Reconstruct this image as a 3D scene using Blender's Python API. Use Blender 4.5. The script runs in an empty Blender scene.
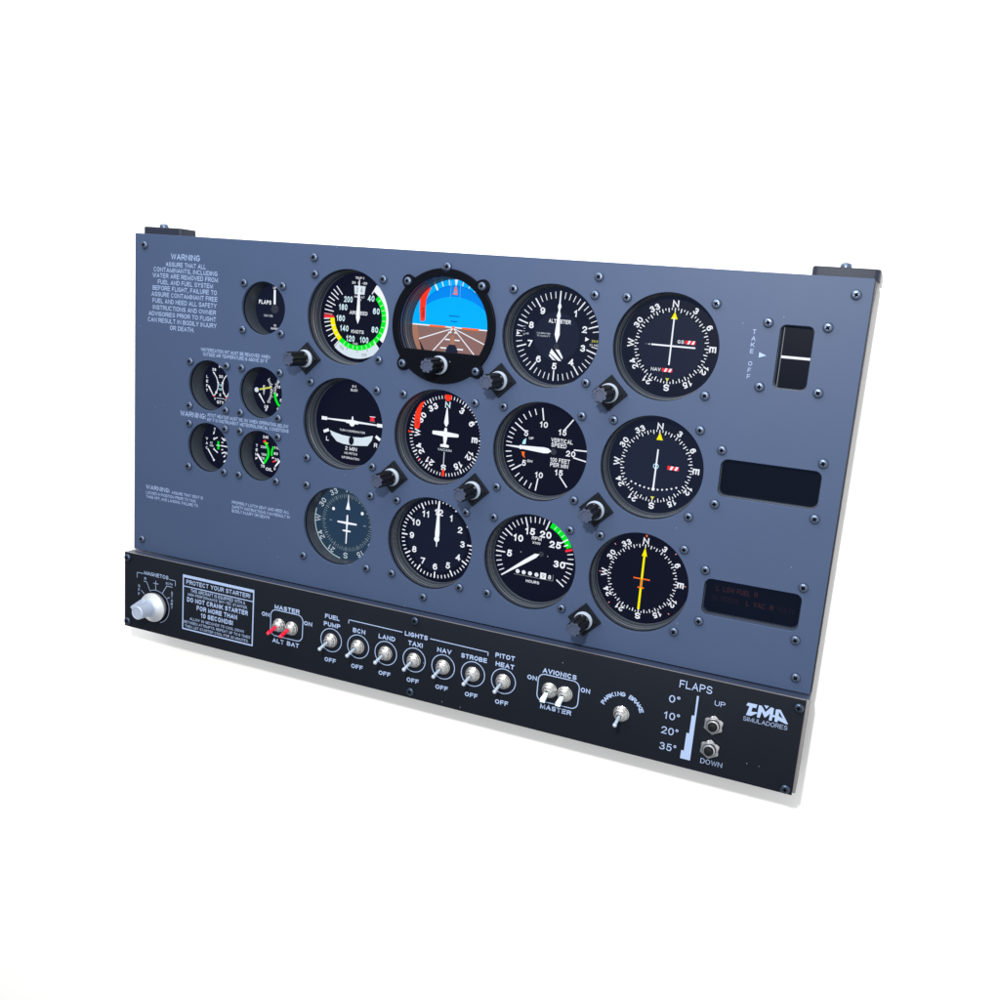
import bpy, bmesh, math, random
from mathutils import Matrix, Vector
random.seed(4)
R = math.radians
MM = 0.001
scene = bpy.context.scene
COL = scene.collection

# ------------------------------------------------------------------ camera
cam_data = bpy.data.cameras.new('camera')
cam = bpy.data.objects.new('camera', cam_data)
COL.objects.link(cam)
cam_data.sensor_width = 36
cam_data.lens = 33.79
cam_data.shift_x = -0.00044
cam_data.shift_y = 0.00109
cam_data.clip_start = 0.01
cam_data.clip_end = 50
RR = [(0.92107479, -0.08192415, 0.38067003),      # right, down, forward of the view (x right, y down, z away)
      (0.15100112, 0.97626446, -0.15526227),
      (-0.35891489, 0.20048977, 0.91158322)]
def cv(v): return Vector((v[0], v[2], -v[1]))
cx_, cy_, cz_ = cv(RR[0]), -cv(RR[1]), -cv(RR[2])
M = Matrix((cx_, cy_, cz_)).transposed().to_4x4()
M.translation = (0.3384, -0.7016, 0.10974)
cam.matrix_world = M
scene.camera = cam

# ------------------------------------------------------------------ light
scene.view_settings.view_transform = 'Standard'
scene.view_settings.look = 'None'
scene.view_settings.exposure = 0
scene.view_settings.gamma = 1
scene.view_settings.use_curve_mapping = False
world = bpy.data.worlds.new('World')
scene.world = world
world.use_nodes = True
wn = world.node_tree.nodes; wl = world.node_tree.links
wn.clear()
wo = wn.new('ShaderNodeOutputWorld'); wb = wn.new('ShaderNodeBackground')
tc = wn.new('ShaderNodeTexCoord'); sx = wn.new('ShaderNodeSeparateXYZ'); mr = wn.new('ShaderNodeMapRange')
ra = wn.new('ShaderNodeValToRGB')
mr.inputs[1].default_value = -1; mr.inputs[2].default_value = 1
dp = wn.new('ShaderNodeVectorMath'); dp.operation = 'DOT_PRODUCT'; dp.inputs[1].default_value = (0.50, -0.05, 0.86)
wl.new(tc.outputs['Generated'], dp.inputs[0]); wl.new(dp.outputs['Value'], mr.inputs[0]); wl.new(mr.outputs[0], ra.inputs[0])
e = ra.color_ramp.elements
e[0].position = 0.0; e[0].color = (0.34, 0.355, 0.38, 1)
e[1].position = 1.0; e[1].color = (1.28, 1.30, 1.32, 1)
for p, c in ((0.28, (0.52, 0.535, 0.56, 1)), (0.42, (0.86, 0.875, 0.90, 1)), (0.54, (1.18, 1.195, 1.22, 1)), (0.70, (1.32, 1.34, 1.36, 1))):
    n_ = e.new(p); n_.color = c
wl.new(ra.outputs[0], wb.inputs[0]); wb.inputs[1].default_value = 0.80
wl.new(wb.outputs[0], wo.inputs[0])
kd = bpy.data.lights.new('key_lamp', 'POINT')
kd.energy = 27; kd.shadow_soft_size = 0.020; kd.color = (1.0, 0.98, 0.95)
key = bpy.data.objects.new('key_lamp', kd); COL.objects.link(key)
key.location = (0.235, -0.734, 0.304)
sd_ = bpy.data.lights.new('added_top_fill', 'AREA'); sd_.shape = 'RECTANGLE'; sd_.size = 1.3; sd_.size_y = 0.5; sd_.energy = 12; sd_.color = (0.97, 0.985, 1.0)  # unseen area light, added to brighten the panel towards its top edge
sb_ = bpy.data.objects.new('added_top_fill', sd_); COL.objects.link(sb_)
sb_.location = (-0.15, -0.50, 0.88)
sb_.rotation_euler = (Vector((0.0, 0.0, -0.05)) - Vector(sb_.location)).to_track_quat('-Z', 'Y').to_euler()

# ------------------------------------------------------------------ materials
MATS = {}
def mat(name, col, rough=0.5, metal=0.0, spec=0.5, emit=None, es=1.0, bump=0.0, bscale=900, specks=0.0, cvar=0.0, coat=0.0):
    m = bpy.data.materials.new(name); m.use_nodes = True
    nt = m.node_tree; b = nt.nodes['Principled BSDF']
    b.inputs['Base Color'].default_value = (*col, 1)
    b.inputs['Roughness'].default_value = rough
    b.inputs['Metallic'].default_value = metal
    b.inputs['Specular IOR Level'].default_value = spec
    b.inputs['Coat Weight'].default_value = coat
    b.inputs['Coat Roughness'].default_value = 0.08
    if emit:
        b.inputs['Emission Color'].default_value = (*emit, 1); b.inputs['Emission Strength'].default_value = es
    t = nt.nodes.new('ShaderNodeTexCoord')
    if bump:
        n = nt.nodes.new('ShaderNodeTexNoise'); n.inputs['Scale'].default_value = bscale; n.inputs['Detail'].default_value = 3
        bm_ = nt.nodes.new('ShaderNodeBump'); bm_.inputs['Strength'].default_value = bump; bm_.inputs['Distance'].default_value = 0.0004
        nt.links.new(t.outputs['Object'], n.inputs['Vector']); nt.links.new(n.outputs['Fac'], bm_.inputs['Height'])
        nt.links.new(bm_.outputs[0], b.inputs['Normal'])
    src = None
    if cvar:
        n = nt.nodes.new('ShaderNodeTexNoise'); n.inputs['Scale'].default_value = 14; n.inputs['Detail'].default_value = 6
        n.inputs['Roughness'].default_value = 0.65
        mx = nt.nodes.new('ShaderNodeMix'); mx.data_type = 'RGBA'
        mx.inputs[6].default_value = (*[c * (1 - cvar) for c in col], 1); mx.inputs[7].default_value = (*[c * (1 + cvar) for c in col], 1)
        nt.links.new(t.outputs['Object'], n.inputs['Vector']); nt.links.new(n.outputs['Fac'], mx.inputs[0])
        nt.links.new(mx.outputs[2], b.inputs['Base Color']); src = mx.outputs[2]
        rr = nt.nodes.new('ShaderNodeMapRange'); rr.inputs[3].default_value = rough - 0.06; rr.inputs[4].default_value = rough + 0.06
        nt.links.new(n.outputs['Fac'], rr.inputs[0]); nt.links.new(rr.outputs[0], b.inputs['Roughness'])
    if specks:                                   # dust motes lying on the surface
        v = nt.nodes.new('ShaderNodeTexVoronoi'); v.inputs['Scale'].default_value = 105
        v.inputs['Randomness'].default_value = 1
        cr = nt.nodes.new('ShaderNodeMath'); cr.operation = 'LESS_THAN'; cr.inputs[1].default_value = specks
        sc = nt.nodes.new('ShaderNodeSeparateColor'); g = nt.nodes.new('ShaderNodeMath'); g.operation = 'GREATER_THAN'; g.inputs[1].default_value = 0.80
        mu = nt.nodes.new('ShaderNodeMath'); mu.operation = 'MULTIPLY'
        mu2 = nt.nodes.new('ShaderNodeMath'); mu2.operation = 'MULTIPLY'; mu2.inputs[1].default_value = 0.30
        nt.links.new(t.outputs['Object'], v.inputs['Vector']); nt.links.new(v.outputs['Distance'], cr.inputs[0])
        nt.links.new(v.outputs['Color'], sc.inputs[0]); nt.links.new(sc.outputs[0], g.inputs[0])
        nt.links.new(cr.outputs[0], mu.inputs[0]); nt.links.new(g.outputs[0], mu.inputs[1]); nt.links.new(mu.outputs[0], mu2.inputs[0])
        m2 = nt.nodes.new('ShaderNodeMix'); m2.data_type = 'RGBA'; m2.inputs[6].default_value = (*col, 1); m2.inputs[7].default_value = (0.45, 0.5, 0.55, 1)
        if src: nt.links.new(src, m2.inputs[6])
        nt.links.new(mu2.outputs[0], m2.inputs[0]); nt.links.new(m2.outputs[2], b.inputs['Base Color'])
    MATS[name] = m
    return name
mat('wall_white', (0.975, 0.965, 0.945), 0.9, spec=0.1, bump=0.05)
mat('plate_paint', (0.036, 0.058, 0.116), 0.52, spec=0.27, bump=0.10, bscale=1600, specks=0.04, cvar=0.06)
mat('black_paint', (0.0060, 0.0080, 0.0135), 0.55, spec=0.10, bump=0.22, bscale=1500, specks=0.050, cvar=0.10)
mat('bezel_black', (0.002, 0.0025, 0.005), 0.42, spec=0.05, bump=0.08, bscale=1200, specks=0.05)
mat('plate_reflection_blue', (0.024, 0.034, 0.066), 0.4, spec=0.4, bump=0.2)  # bluish reflection of the plate painted into the housing's top face
mat('raw_edge', (0.22, 0.21, 0.21), 0.45, metal=0.3, bump=0.3)
mat('bracket_paint', (0.014, 0.019, 0.034), 0.5, spec=0.25, bump=0.35, bscale=1100)
mat('tube_black', (0.034, 0.042, 0.056), 0.40, spec=0.35, bump=0.10, bscale=500, cvar=0.15)
mat('groove_black', (0.003, 0.003, 0.004), 0.7, spec=0.1)
mat('lettering', (0.28, 0.37, 0.56), 0.55, bump=0.1)
mat('lettering_pale', (0.24, 0.32, 0.50), 0.55, bump=0.1)
mat('screw_metal', (0.09, 0.12, 0.185), 0.36, metal=0.8, bump=0.15, bscale=700)
mat('screw_dark', (0.05, 0.07, 0.11), 0.32, metal=0.9, bump=0.15, bscale=700)
mat('pit_shade', (0.002, 0.002, 0.003), 0.9, spec=0.05)  # shade inside screw recesses and switch bushings, put into the colour
mat('chrome', (0.62, 0.62, 0.61), 0.13, metal=1.0, bump=1.6, bscale=330)
mat('polished_steel', (0.55, 0.56, 0.58), 0.14, metal=1.0, bump=0.03, bscale=400)
mat('pointer_ring', (0.33, 0.39, 0.48), 0.3, metal=0.1)
mat('knob_black', (0.003, 0.0035, 0.005), 0.38, spec=0.28, bump=0.1)
mat('knob_cap', (0.030, 0.042, 0.080), 0.42, spec=0.5, bump=0.25, bscale=800)  # front face of the black knob, its pale reflection put into the colour
mat('knob_base', (0.005, 0.007, 0.011), 0.4, spec=0.14, bump=0.4, bscale=600)
mat('silver_plastic', (0.66, 0.69, 0.73), 0.30, metal=0.75, bump=0.05)
mat('lever_metal', (0.46, 0.56, 0.68), 0.32, metal=0.45, bump=0.05)
mat('window_wall', (0.022, 0.030, 0.048), 0.45, spec=0.3)
mat('red_plastic', (0.75, 0.008, 0.04), 0.35, bump=0.05)
mat('white_plastic', (0.66, 0.82, 0.95), 0.4, bump=0.05)
mat('frame_black', (0.012, 0.013, 0.016), 0.5, bump=0.2)
mat('barrel_plastic', (0.36, 0.42, 0.53), 0.4, metal=0.3)
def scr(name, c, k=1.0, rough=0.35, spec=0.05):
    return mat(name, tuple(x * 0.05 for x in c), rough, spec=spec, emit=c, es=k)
scr('screen_dark', (0.0045, 0.0060, 0.018))
scr('screen_slate', (0.0075, 0.011, 0.028))
scr('screen_grey', (0.0125, 0.0175, 0.041))
scr('screen_teal', (0.020, 0.044, 0.078))
scr('screen_teal_dark', (0.018, 0.043, 0.085))
scr('screen_glass', (0.003, 0.0058, 0.016), spec=0.05)
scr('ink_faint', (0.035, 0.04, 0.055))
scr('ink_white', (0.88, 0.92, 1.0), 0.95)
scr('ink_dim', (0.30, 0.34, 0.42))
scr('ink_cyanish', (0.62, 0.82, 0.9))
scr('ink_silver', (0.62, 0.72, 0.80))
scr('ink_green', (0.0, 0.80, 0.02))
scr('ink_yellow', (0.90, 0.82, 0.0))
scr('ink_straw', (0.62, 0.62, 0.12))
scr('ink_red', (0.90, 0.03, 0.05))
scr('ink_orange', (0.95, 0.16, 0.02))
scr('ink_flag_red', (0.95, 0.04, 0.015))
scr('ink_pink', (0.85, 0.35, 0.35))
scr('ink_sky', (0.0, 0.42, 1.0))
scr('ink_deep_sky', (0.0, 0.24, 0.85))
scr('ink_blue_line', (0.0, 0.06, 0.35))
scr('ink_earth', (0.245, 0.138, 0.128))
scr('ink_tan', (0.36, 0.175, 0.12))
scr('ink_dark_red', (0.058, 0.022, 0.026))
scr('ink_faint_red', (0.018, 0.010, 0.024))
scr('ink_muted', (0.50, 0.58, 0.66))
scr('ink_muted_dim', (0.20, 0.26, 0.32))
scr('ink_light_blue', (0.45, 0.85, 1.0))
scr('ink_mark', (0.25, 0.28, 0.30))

# ------------------------------------------------------------------ mesh builder: x right, y up, z away from the viewer, in millimetres
def ea(cx, cy, rx, ry, a0, a1, n=None):
    n = n or max(4, int(abs(a1 - a0) / 18))
    return [(cx + rx * math.cos(R(a0 + (a1 - a0) * i / n)), cy + ry * math.sin(R(a0 + (a1 - a0) * i / n))) for i in range(n + 1)]
SIX = [ea(.53, .5, .53, .5, 50, 176, 8), ea(.5, .31, .5, .31, 0, 360, 16)]
FONT = {   # sans-serif capitals as centre lines in a unit box, with the box width in cap heights
 'A': (.76, [[(0, 0), (.5, 1), (1, 0)], [(.17, .33), (.83, .33)]]), 'B': (.70, [[(0, 0), (0, 1)], [(0, 1), (.6, 1)] + ea(.6, .765, .34, .235, 80, -80) + [(.6, .53), (0, .53)], [(.6, .53)] + ea(.62, .265, .38, .265, 80, -80) + [(.6, 0), (0, 0)]]),
 'C': (.72, [ea(.5, .5, .5, .5, 48, 312, 14)]), 'D': (.72, [[(0, 0), (0, 1)], [(0, 1), (.42, 1)] + ea(.45, .5, .55, .5, 80, -80, 9) + [(.42, 0), (0, 0)]]), 'E': (.66, [[(1, 1), (0, 1), (0, 0), (1, 0)], [(0, .52), (.92, .52)]]),
 'F': (.60, [[(1, 1), (0, 1), (0, 0)], [(0, .5), (.86, .5)]]), 'G': (.76, [ea(.5, .5, .5, .5, 48, 335, 15) + [(1, .45), (.55, .45)]]), 'H': (.72, [[(0, 0), (0, 1)], [(1, 0), (1, 1)], [(0, .52), (1, .52)]]),
 'I': (.0, [[(.5, 0), (.5, 1)]]), 'J': (.54, [[(1, 1), (1, .3)] + ea(.5, .3, .5, .3, -10, -170)]), 'K': (.72, [[(0, 0), (0, 1)], [(1, 1), (0, .36)], [(.34, .58), (1, 0)]]), 'L': (.58, [[(0, 1), (0, 0), (1, 0)]]),
 'M': (.84, [[(0, 0), (0, 1), (.5, .08), (1, 1), (1, 0)]]), 'N': (.72, [[(0, 0), (0, 1), (1, 0), (1, 1)]]), 'O': (.78, [ea(.5, .5, .5, .5, 0, 360, 20)]), 'P': (.66, [[(0, 0), (0, 1)], [(0, 1), (.55, 1)] + ea(.58, .735, .42, .265, 80, -80) + [(.55, .47), (0, .47)]]),
 'Q': (.78, [ea(.5, .5, .5, .5, 0, 360, 20), [(.62, .28), (1, -.04)]]), 'R': (.71, [[(0, 0), (0, 1)], [(0, 1), (.55, 1)] + ea(.58, .745, .42, .255, 80, -80) + [(.55, .49), (0, .49)], [(.55, .49), (1, 0)]]),
 'S': (.67, [ea(.5, .745, .46, .255, 22, 262, 10) + ea(.5, .255, .5, .255, 82, -160, 11)]), 'T': (.66, [[(0, 1), (1, 1)], [(.5, 1), (.5, 0)]]), 'U': (.70, [[(0, 1), (0, .36)] + ea(.5, .36, .5, .36, 190, 350) + [(1, .36), (1, 1)]]),
 'V': (.74, [[(0, 1), (.5, 0), (1, 1)]]), 'W': (1.04, [[(0, 1), (.25, 0), (.5, .95), (.75, 0), (1, 1)]]), 'X': (.72, [[(0, 0), (1, 1)], [(0, 1), (1, 0)]]), 'Y': (.72, [[(0, 1), (.5, .45), (1, 1)], [(.5, .45), (.5, 0)]]), 'Z': (.66, [[(0, 1), (1, 1), (0, 0), (1, 0)]]),
 '0': (.56, [ea(.5, .5, .5, .5, 0, 360, 18)]), '1': (.36, [[(.1, .74), (.7, 1), (.7, 0)]]), '2': (.56, [ea(.5, .71, .48, .29, 170, -28, 9) + [(0, 0), (1, 0)]]), '3': (.56, [ea(.48, .755, .43, .245, 155, -80, 10), ea(.48, .265, .5, .265, 90, -158, 11)]),
 '4': (.60, [[(.76, 0), (.76, 1)], [(.76, 1), (0, .27), (1, .27)]]), '5': (.56, [[(.9, 1), (.2, 1), (.08, .5)] + ea(.48, .33, .5, .33, 130, -155, 11)]), '6': (.56, SIX), '7': (.56, [[(0, 1), (1, 1), (.36, 0)]]), '8': (.56, [ea(.5, .76, .42, .24, 0, 360, 14), ea(.5, .265, .5, .265, 0, 360, 14)]),
 '9': (.56, [[(1 - x, 1 - y) for x, y in q] for q in SIX]), '.': (0, [[(0, 0), (0, .06)]]), ',': (.04, [[(1, .06), (0, -.2)]]), '!': (0, [[(0, 1), (0, .36)], [(0, 0), (0, .08)]]), ':': (0, [[(0, .08), (0, .16)], [(0, .66), (0, .74)]]), '-': (.3, [[(0, .42), (1, .42)]]), '°': (.26, [[(.5 + .5 * math.cos(R(t)), .85 + .16 * math.sin(R(t))) for t in range(0, 361, 30)]])}
TXT = {}
def glyphs(t, bold):
    k = (t, bold)
    if k in TXT: return TXT[k]
    sw = max(0.07, 0.115 + bold * 2.9); x = 0; vs = []; fs = []; lift = []
    n = 0
    for ch in t.upper():
        if ch == ' ': x += 0.48; continue
        W, strokes = FONT[ch]
        for st in strokes:
            s2 = sw * (0.8 if ch == '°' else 1); closed = math.dist(st[0], st[-1]) < 1e-6 and len(st) > 4
            pts = [(x + sw / 2 + px * W, sw / 2 + py * (1 - sw)) for px, py in st]
            if closed: pts = pts[:-1]
            m = len(pts); o = len(vs); L_ = []
            for i in range(m):
                p = pts[i]; a_ = pts[i - 1] if (i > 0 or closed) else None; b_ = pts[(i + 1) % m] if (i < m - 1 or closed) else None
                def un(u, v): d = math.dist(u, v) or 1; return ((v[0] - u[0]) / d, (v[1] - u[1]) / d)
                d1 = un(a_, p) if a_ else un(p, b_); d2 = un(p, b_) if b_ else d1
                tx, ty = d1[0] + d2[0], d1[1] + d2[1]; tl = math.hypot(tx, ty)
                if tl < 1e-3: tx, ty, tl = -d1[1], d1[0], 1
                tx /= tl; ty /= tl; c_ = max(0.5, abs(tx * d1[0] + ty * d1[1])); r = s2 / 2 / c_
                e_ = 0
                q = p
                if not closed and i == 0: q = (p[0] - d2[0] * sw * 0.5, p[1] - d2[1] * sw * 0.5)
                if not closed and i == m - 1: q = (p[0] + d1[0] * sw * 0.5, p[1] + d1[1] * sw * 0.5)
                vs += [(q[0] - ty * r, q[1] + tx * r), (q[0] + ty * r, q[1] - tx * r)]; lift += [n, n]
            for i in range(m if closed else m - 1):
                j = (i + 1) % m; fs.append((o + 2 * i + 1, o + 2 * j + 1, o + 2 * j, o + 2 * i))
            n = (n + 1) % 3
        x += W + sw + 0.17
    if not vs: vs = [(0, 0)]; lift = [0]
    TXT[k] = (vs, fs, 0, max(0.05, x - 0.17), lift)
    return TXT[k]
class G:
    def __init__(s): s.v = []; s.f = []; s.m = []; s.names = []; s.lay = 0
    def mi(s, m):
        if m not in s.names: s.names.append(m)
        return s.names.index(m)
    def add(s, vs, fs, m):
        o = len(s.v); s.v += vs; i = s.mi(m)
        for f in fs: s.f.append(tuple(o + k for k in f)); s.m.append(i)
    def poly(s, pts, z, m):
        a = sum(pts[i][0] * pts[(i + 1) % len(pts)][1] - pts[(i + 1) % len(pts)][0] * pts[i][1] for i in range(len(pts)))
        if a < 0: pts = pts[::-1]
        s.add([(x, y, z) for x, y in pts], [tuple(range(len(pts)))], m)
    def disc(s, cx, cy, r, z, m, n=72):
        s.poly([(cx + r * math.cos(2 * math.pi * i / n), cy + r * math.sin(2 * math.pi * i / n)) for i in range(n)], z, m)
    def line(s, p, q, w, z, m, w2=None):
        w2 = w if w2 is None else w2
        dx, dy = q[0] - p[0], q[1] - p[1]; l = math.hypot(dx, dy) or 1; nx, ny = -dy / l / 2, dx / l / 2
        s.poly([(p[0] + nx * w, p[1] + ny * w), (p[0] - nx * w, p[1] - ny * w), (q[0] - nx * w2, q[1] - ny * w2), (q[0] + nx * w2, q[1] + ny * w2)], z, m)
    def arc(s, cx, cy, r0, r1, a0, a1, z, m, n=None):       # compass angles, clockwise from the top
        n = n or max(3, int(abs(a1 - a0) / 4)); vs = []; fs = []
        for i in range(n + 1):
            a = R(a0 + (a1 - a0) * i / n)
            for r in (r0, r1): vs.append((cx + r * math.sin(a), cy + r * math.cos(a), z))
        for i in range(n): fs.append((2 * i, 2 * i + 2, 2 * i + 3, 2 * i + 1))
        s.add(vs, fs, m)
    def tick(s, cx, cy, a, r0, r1, w, z, m):
        a = R(a); s.line((cx + r0 * math.sin(a), cy + r0 * math.cos(a)), (cx + r1 * math.sin(a), cy + r1 * math.cos(a)), w, z, m)
    def text(s, t, cx, cy, h, z, m, w=None, rot=0, bold=0.02, al='C'):
        vs, fs, x0, x1, lift = glyphs(t, bold)
        k = h; kx = (w / (x1 - x0)) if w and x1 > x0 else k
        xm = (x0 + x1) / 2 if al == 'C' else x0
        c, sn = math.cos(R(rot)), math.sin(R(rot)); out = []
        for (x, y), li in zip(vs, lift):
            x = (x - xm) * kx; y = y * k - h / 2
            out.append((cx + x * c - y * sn, cy + x * sn + y * c, z - 0.008 * li))
        s.add(out, fs, m)
    def lathe(s, prof, m, seg=48, cx=0, cy=0, mod=None, cap=False, rot=0):
        o = len(s.v); vs = []; fs = []
        for j, (r, z) in enumerate(prof):
            for i in range(seg):
                a = 2 * math.pi * i / seg; rr = r * (mod(a, j) if mod else 1)
                vs.append((cx + rr * math.cos(a + rot), cy + rr * math.sin(a + rot), z))
        for j in range(len(prof) - 1):
            for i in range(seg):
                k = (i + 1) % seg
                fs.append((j * seg + i, j * seg + k, (j + 1) * seg + k, (j + 1) * seg + i))
        if cap: fs.append(tuple((len(prof) - 1) * seg + i for i in range(seg)))
        s.add(vs, fs, m)
    def rod(s, p, q, r0, r1, m, seg=14, ball=0):
        p = Vector(p); q = Vector(q); d = (q - p).normalized(); u = d.orthogonal().normalized(); w = d.cross(u)
        rings = [(p, r0), (q, r1)]
        if ball:
            rings = [(p, r0), (q - d * ball * 0.9, r1)] + [(q + d * ball * math.sin(R(t)), max(0.02, ball * math.cos(R(t)))) for t in (-60, -35, 0, 30, 55, 75, 89)]
        else:
            rings += [(q + d * r1 * 0.25, r1 * 0.8), (q + d * r1 * 0.32, r1 * 0.3)]
        vs = []; fs = []
        for c, r in rings:
            for i in range(seg):
                a = 2 * math.pi * i / seg; vs.append(tuple(c + (u * math.cos(a) + w * math.sin(a)) * r))
        for j in range(len(rings) - 1):
            for i in range(seg):
                k = (i + 1) % seg; fs.append((j * seg + i, j * seg + k, (j + 1) * seg + k, (j + 1) * seg + i))
        fs.append(tuple((len(rings) - 1) * seg + i for i in range(seg)))
        s.add(vs, fs, m)
    def prism(s, pts, z0, z1, m, ch=0.0):                 # outline extruded from z0 (front) to z1 (back), chamfered front edge
        n = len(pts); a = sum(pts[i][0] * pts[(i + 1) % n][1] - pts[(i + 1) % n][0] * pts[i][1] for i in range(n))
        if a < 0: pts = pts[::-1]
        cx = sum(p[0] for p in pts) / n; cy = sum(p[1] for p in pts) / n
        def shrink(p):
            d = math.hypot(p[0] - cx, p[1] - cy) or 1; return (p[0] - (p[0] - cx) / d * ch * 1.3, p[1] - (p[1] - cy) / d * ch * 1.3)
        rings = ([([shrink(p) for p in pts], z0), (pts, z0 + ch)] if ch else [(pts, z0)]) + [(pts, z1)]
        vs = [(x, y, z) for ps, z in rings for x, y in ps]; fs = [tuple(range(n)), tuple(reversed(range((len(rings) - 1) * n, len(rings) * n)))]
        for j in range(len(rings) - 1):
            for i in range(n):
                k = (i + 1) % n; fs.append((j * n + k, j * n + i, (j + 1) * n + i, (j + 1) * n + k))
        s.add(vs, fs, m)
POS = {}
def build(name, g, parent=None, at=(0, 0, 0), smooth=35, bevel=0, label=None):
    me = bpy.data.meshes.new(name)
    me.from_pydata([(x * MM, z * MM, y * MM) for x, y, z in g.v], [], g.f)
    for n in g.names: me.materials.append(MATS[n])
    me.polygons.foreach_set('material_index', g.m)
    if smooth or bevel:
        bm = bmesh.new(); bm.from_mesh(me)
        if smooth != 'flat': bmesh.ops.remove_doubles(bm, verts=bm.verts, dist=1e-7); bmesh.ops.recalc_face_normals(bm, faces=bm.faces)
        if bevel: bmesh.ops.bevel(bm, geom=list(bm.edges), offset=bevel * MM, segments=2, affect='EDGES', profile=0.6)
        bm.to_mesh(me); bm.free()
    if smooth and smooth != 'flat':
        me.polygons.foreach_set('use_smooth', [True] * len(me.polygons)); me.set_sharp_from_angle(angle=R(smooth))
    me.update()
    return place(bpy.data.objects.new(name, me), parent, at, label)
def place(o, parent, at, label=None):
    if o.name not in COL.objects: COL.objects.link(o)
    w = Vector((at[0] * MM, at[2] * MM, at[1] * MM)); POS[o.name] = w
    if parent: o.parent = parent; o.location = w - POS[parent.name]
    else: o.location = w
    if label: o['label'] = label
    return o
def copy_part(o, parent, at, label=None):
    c = o.copy(); COL.objects.link(c)
    if 'label' in c: del c['label']
    place(c, parent, at, label)
    for ch in list(o.children):
        d = ch.copy(); COL.objects.link(d); POS[d.name] = POS[c.name] + ch.location; d.parent = c; d.location = ch.location
    return c

# ------------------------------------------------------------------ setting
WALL = 30
g = G(); g.add([(-2500, -2000, 0), (2500, -2000, 0), (2500, 2000, 0), (-2500, 2000, 0)], [(0, 1, 2, 3)], 'wall_white')
bd = build('backdrop', g, None, (0, 0, WALL), smooth='flat'); bd['kind'] = 'structure'

# ------------------------------------------------------------------ the panel: one thing
root = bpy.data.objects.new('instrument_panel', None)
place(root, None, (0, -228.5, WALL - 0.2))
root.empty_display_size = 0.05
root['label'] = 'blue-grey flight simulator instrument panel with round gauges above a black switch strip'
root['category'] = 'instrument panel'

P = 91.5
def rrect(x0, x1, y0, y1, r, n=6):
    pts = []
    for cx, cy, a0 in ((x1 - r, y1 - r, 0), (x0 + r, y1 - r, 90), (x0 + r, y0 + r, 180), (x1 - r, y0 + r, 270)):
        for i in range(n + 1):
            a = R(a0 + 90 * i / n); pts.append((cx + r * math.cos(a), cy + r * math.sin(a)))
    return pts
BIG = {'asi': (-P, P), 'att': (0, P), 'alt': (P, P), 'nav1': (2 * P, P), 'tc': (-P, 0), 'dg': (0, 0), 'vsi': (P, 0), 'nav2': (2 * P, 0),
       'clk': (0, -P), 'rpm': (P, -P), 'adf': (2 * P, -P)}
SMALL = {'fuel': (-235.2, 18.3), 'temp': (-177.6, 17.9), 'vac': (-235, -39.5), 'oil': (-177.2, -39.6), 'flap': (-177.5, 92.6)}
def circ(c, r, n=128): return [(c[0] + r * math.cos(2 * math.pi * i / n), c[1] + r * math.sin(2 * math.pi * i / n)) for i in range(n)]
holes = [circ(c, 40) for c in BIG.values()] + [circ((-P, -P), 34.9)] + [circ(c, 23, 96) for c in SMALL.values()]
WIN = {'trim': (263.9, 287.2, 69.6, 115.0), 'upper': (234.9, 306.8, -13.8, 14.4), 'lower': (234.3, 306.0, -106.3, -77.7)}
holes += [rrect(*WIN['trim'], 4.2), rrect(*WIN['upper'], 5.2), rrect(*WIN['lower'], 5.2)]
def plate(name, outer, holes, z0, z1, m, bev=0.3, parent=None, label=None):
    cu = bpy.data.curves.new('c', 'CURVE'); cu.dimensions = '2D'; cu.fill_mode = 'BOTH'
    cu.extrude = (z1 - z0) / 2 * MM - bev * MM; cu.bevel_depth = bev * MM; cu.bevel_resolution = 1; cu.offset = -bev * MM
    for pts in [outer] + holes:
        sp = cu.splines.new('POLY'); sp.points.add(len(pts) - 1); sp.use_cyclic_u = True
        for i, (x, y) in enumerate(pts): sp.points[i].co = (x * MM, y * MM, 0, 1)
    ob = bpy.data.objects.new('c', cu); COL.objects.link(ob)
    dg = bpy.context.evaluated_depsgraph_get(); dg.update()
    me = bpy.data.meshes.new_from_object(ob.evaluated_get(dg)); me.name = name
    bpy.data.objects.remove(ob)
    zc = (z0 + z1) / 2 * MM
    for v in me.vertices: x, y, z = v.co; v.co = (x, -z, y)
    me.materials.clear(); me.materials.append(MATS[m])
    bm = bmesh.new(); bm.from_mesh(me); bmesh.ops.remove_doubles(bm, verts=bm.verts, dist=2e-7); bm.to_mesh(me); bm.free()
    me.polygons.foreach_set('use_smooth', [True] * len(me.polygons)); me.set_sharp_from_angle(angle=R(22))
    me.update()
    return place(bpy.data.objects.new(name, me), parent, (0, 0, (z0 + z1) / 2), label)
face = plate('face_plate', rrect(-322, 321.4, -152.0, 150.2, 0.8, 2), holes, 0, 3, 'plate_paint', 0.3, root, 'blue-grey painted metal plate with round and rectangular cut-outs')

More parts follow.
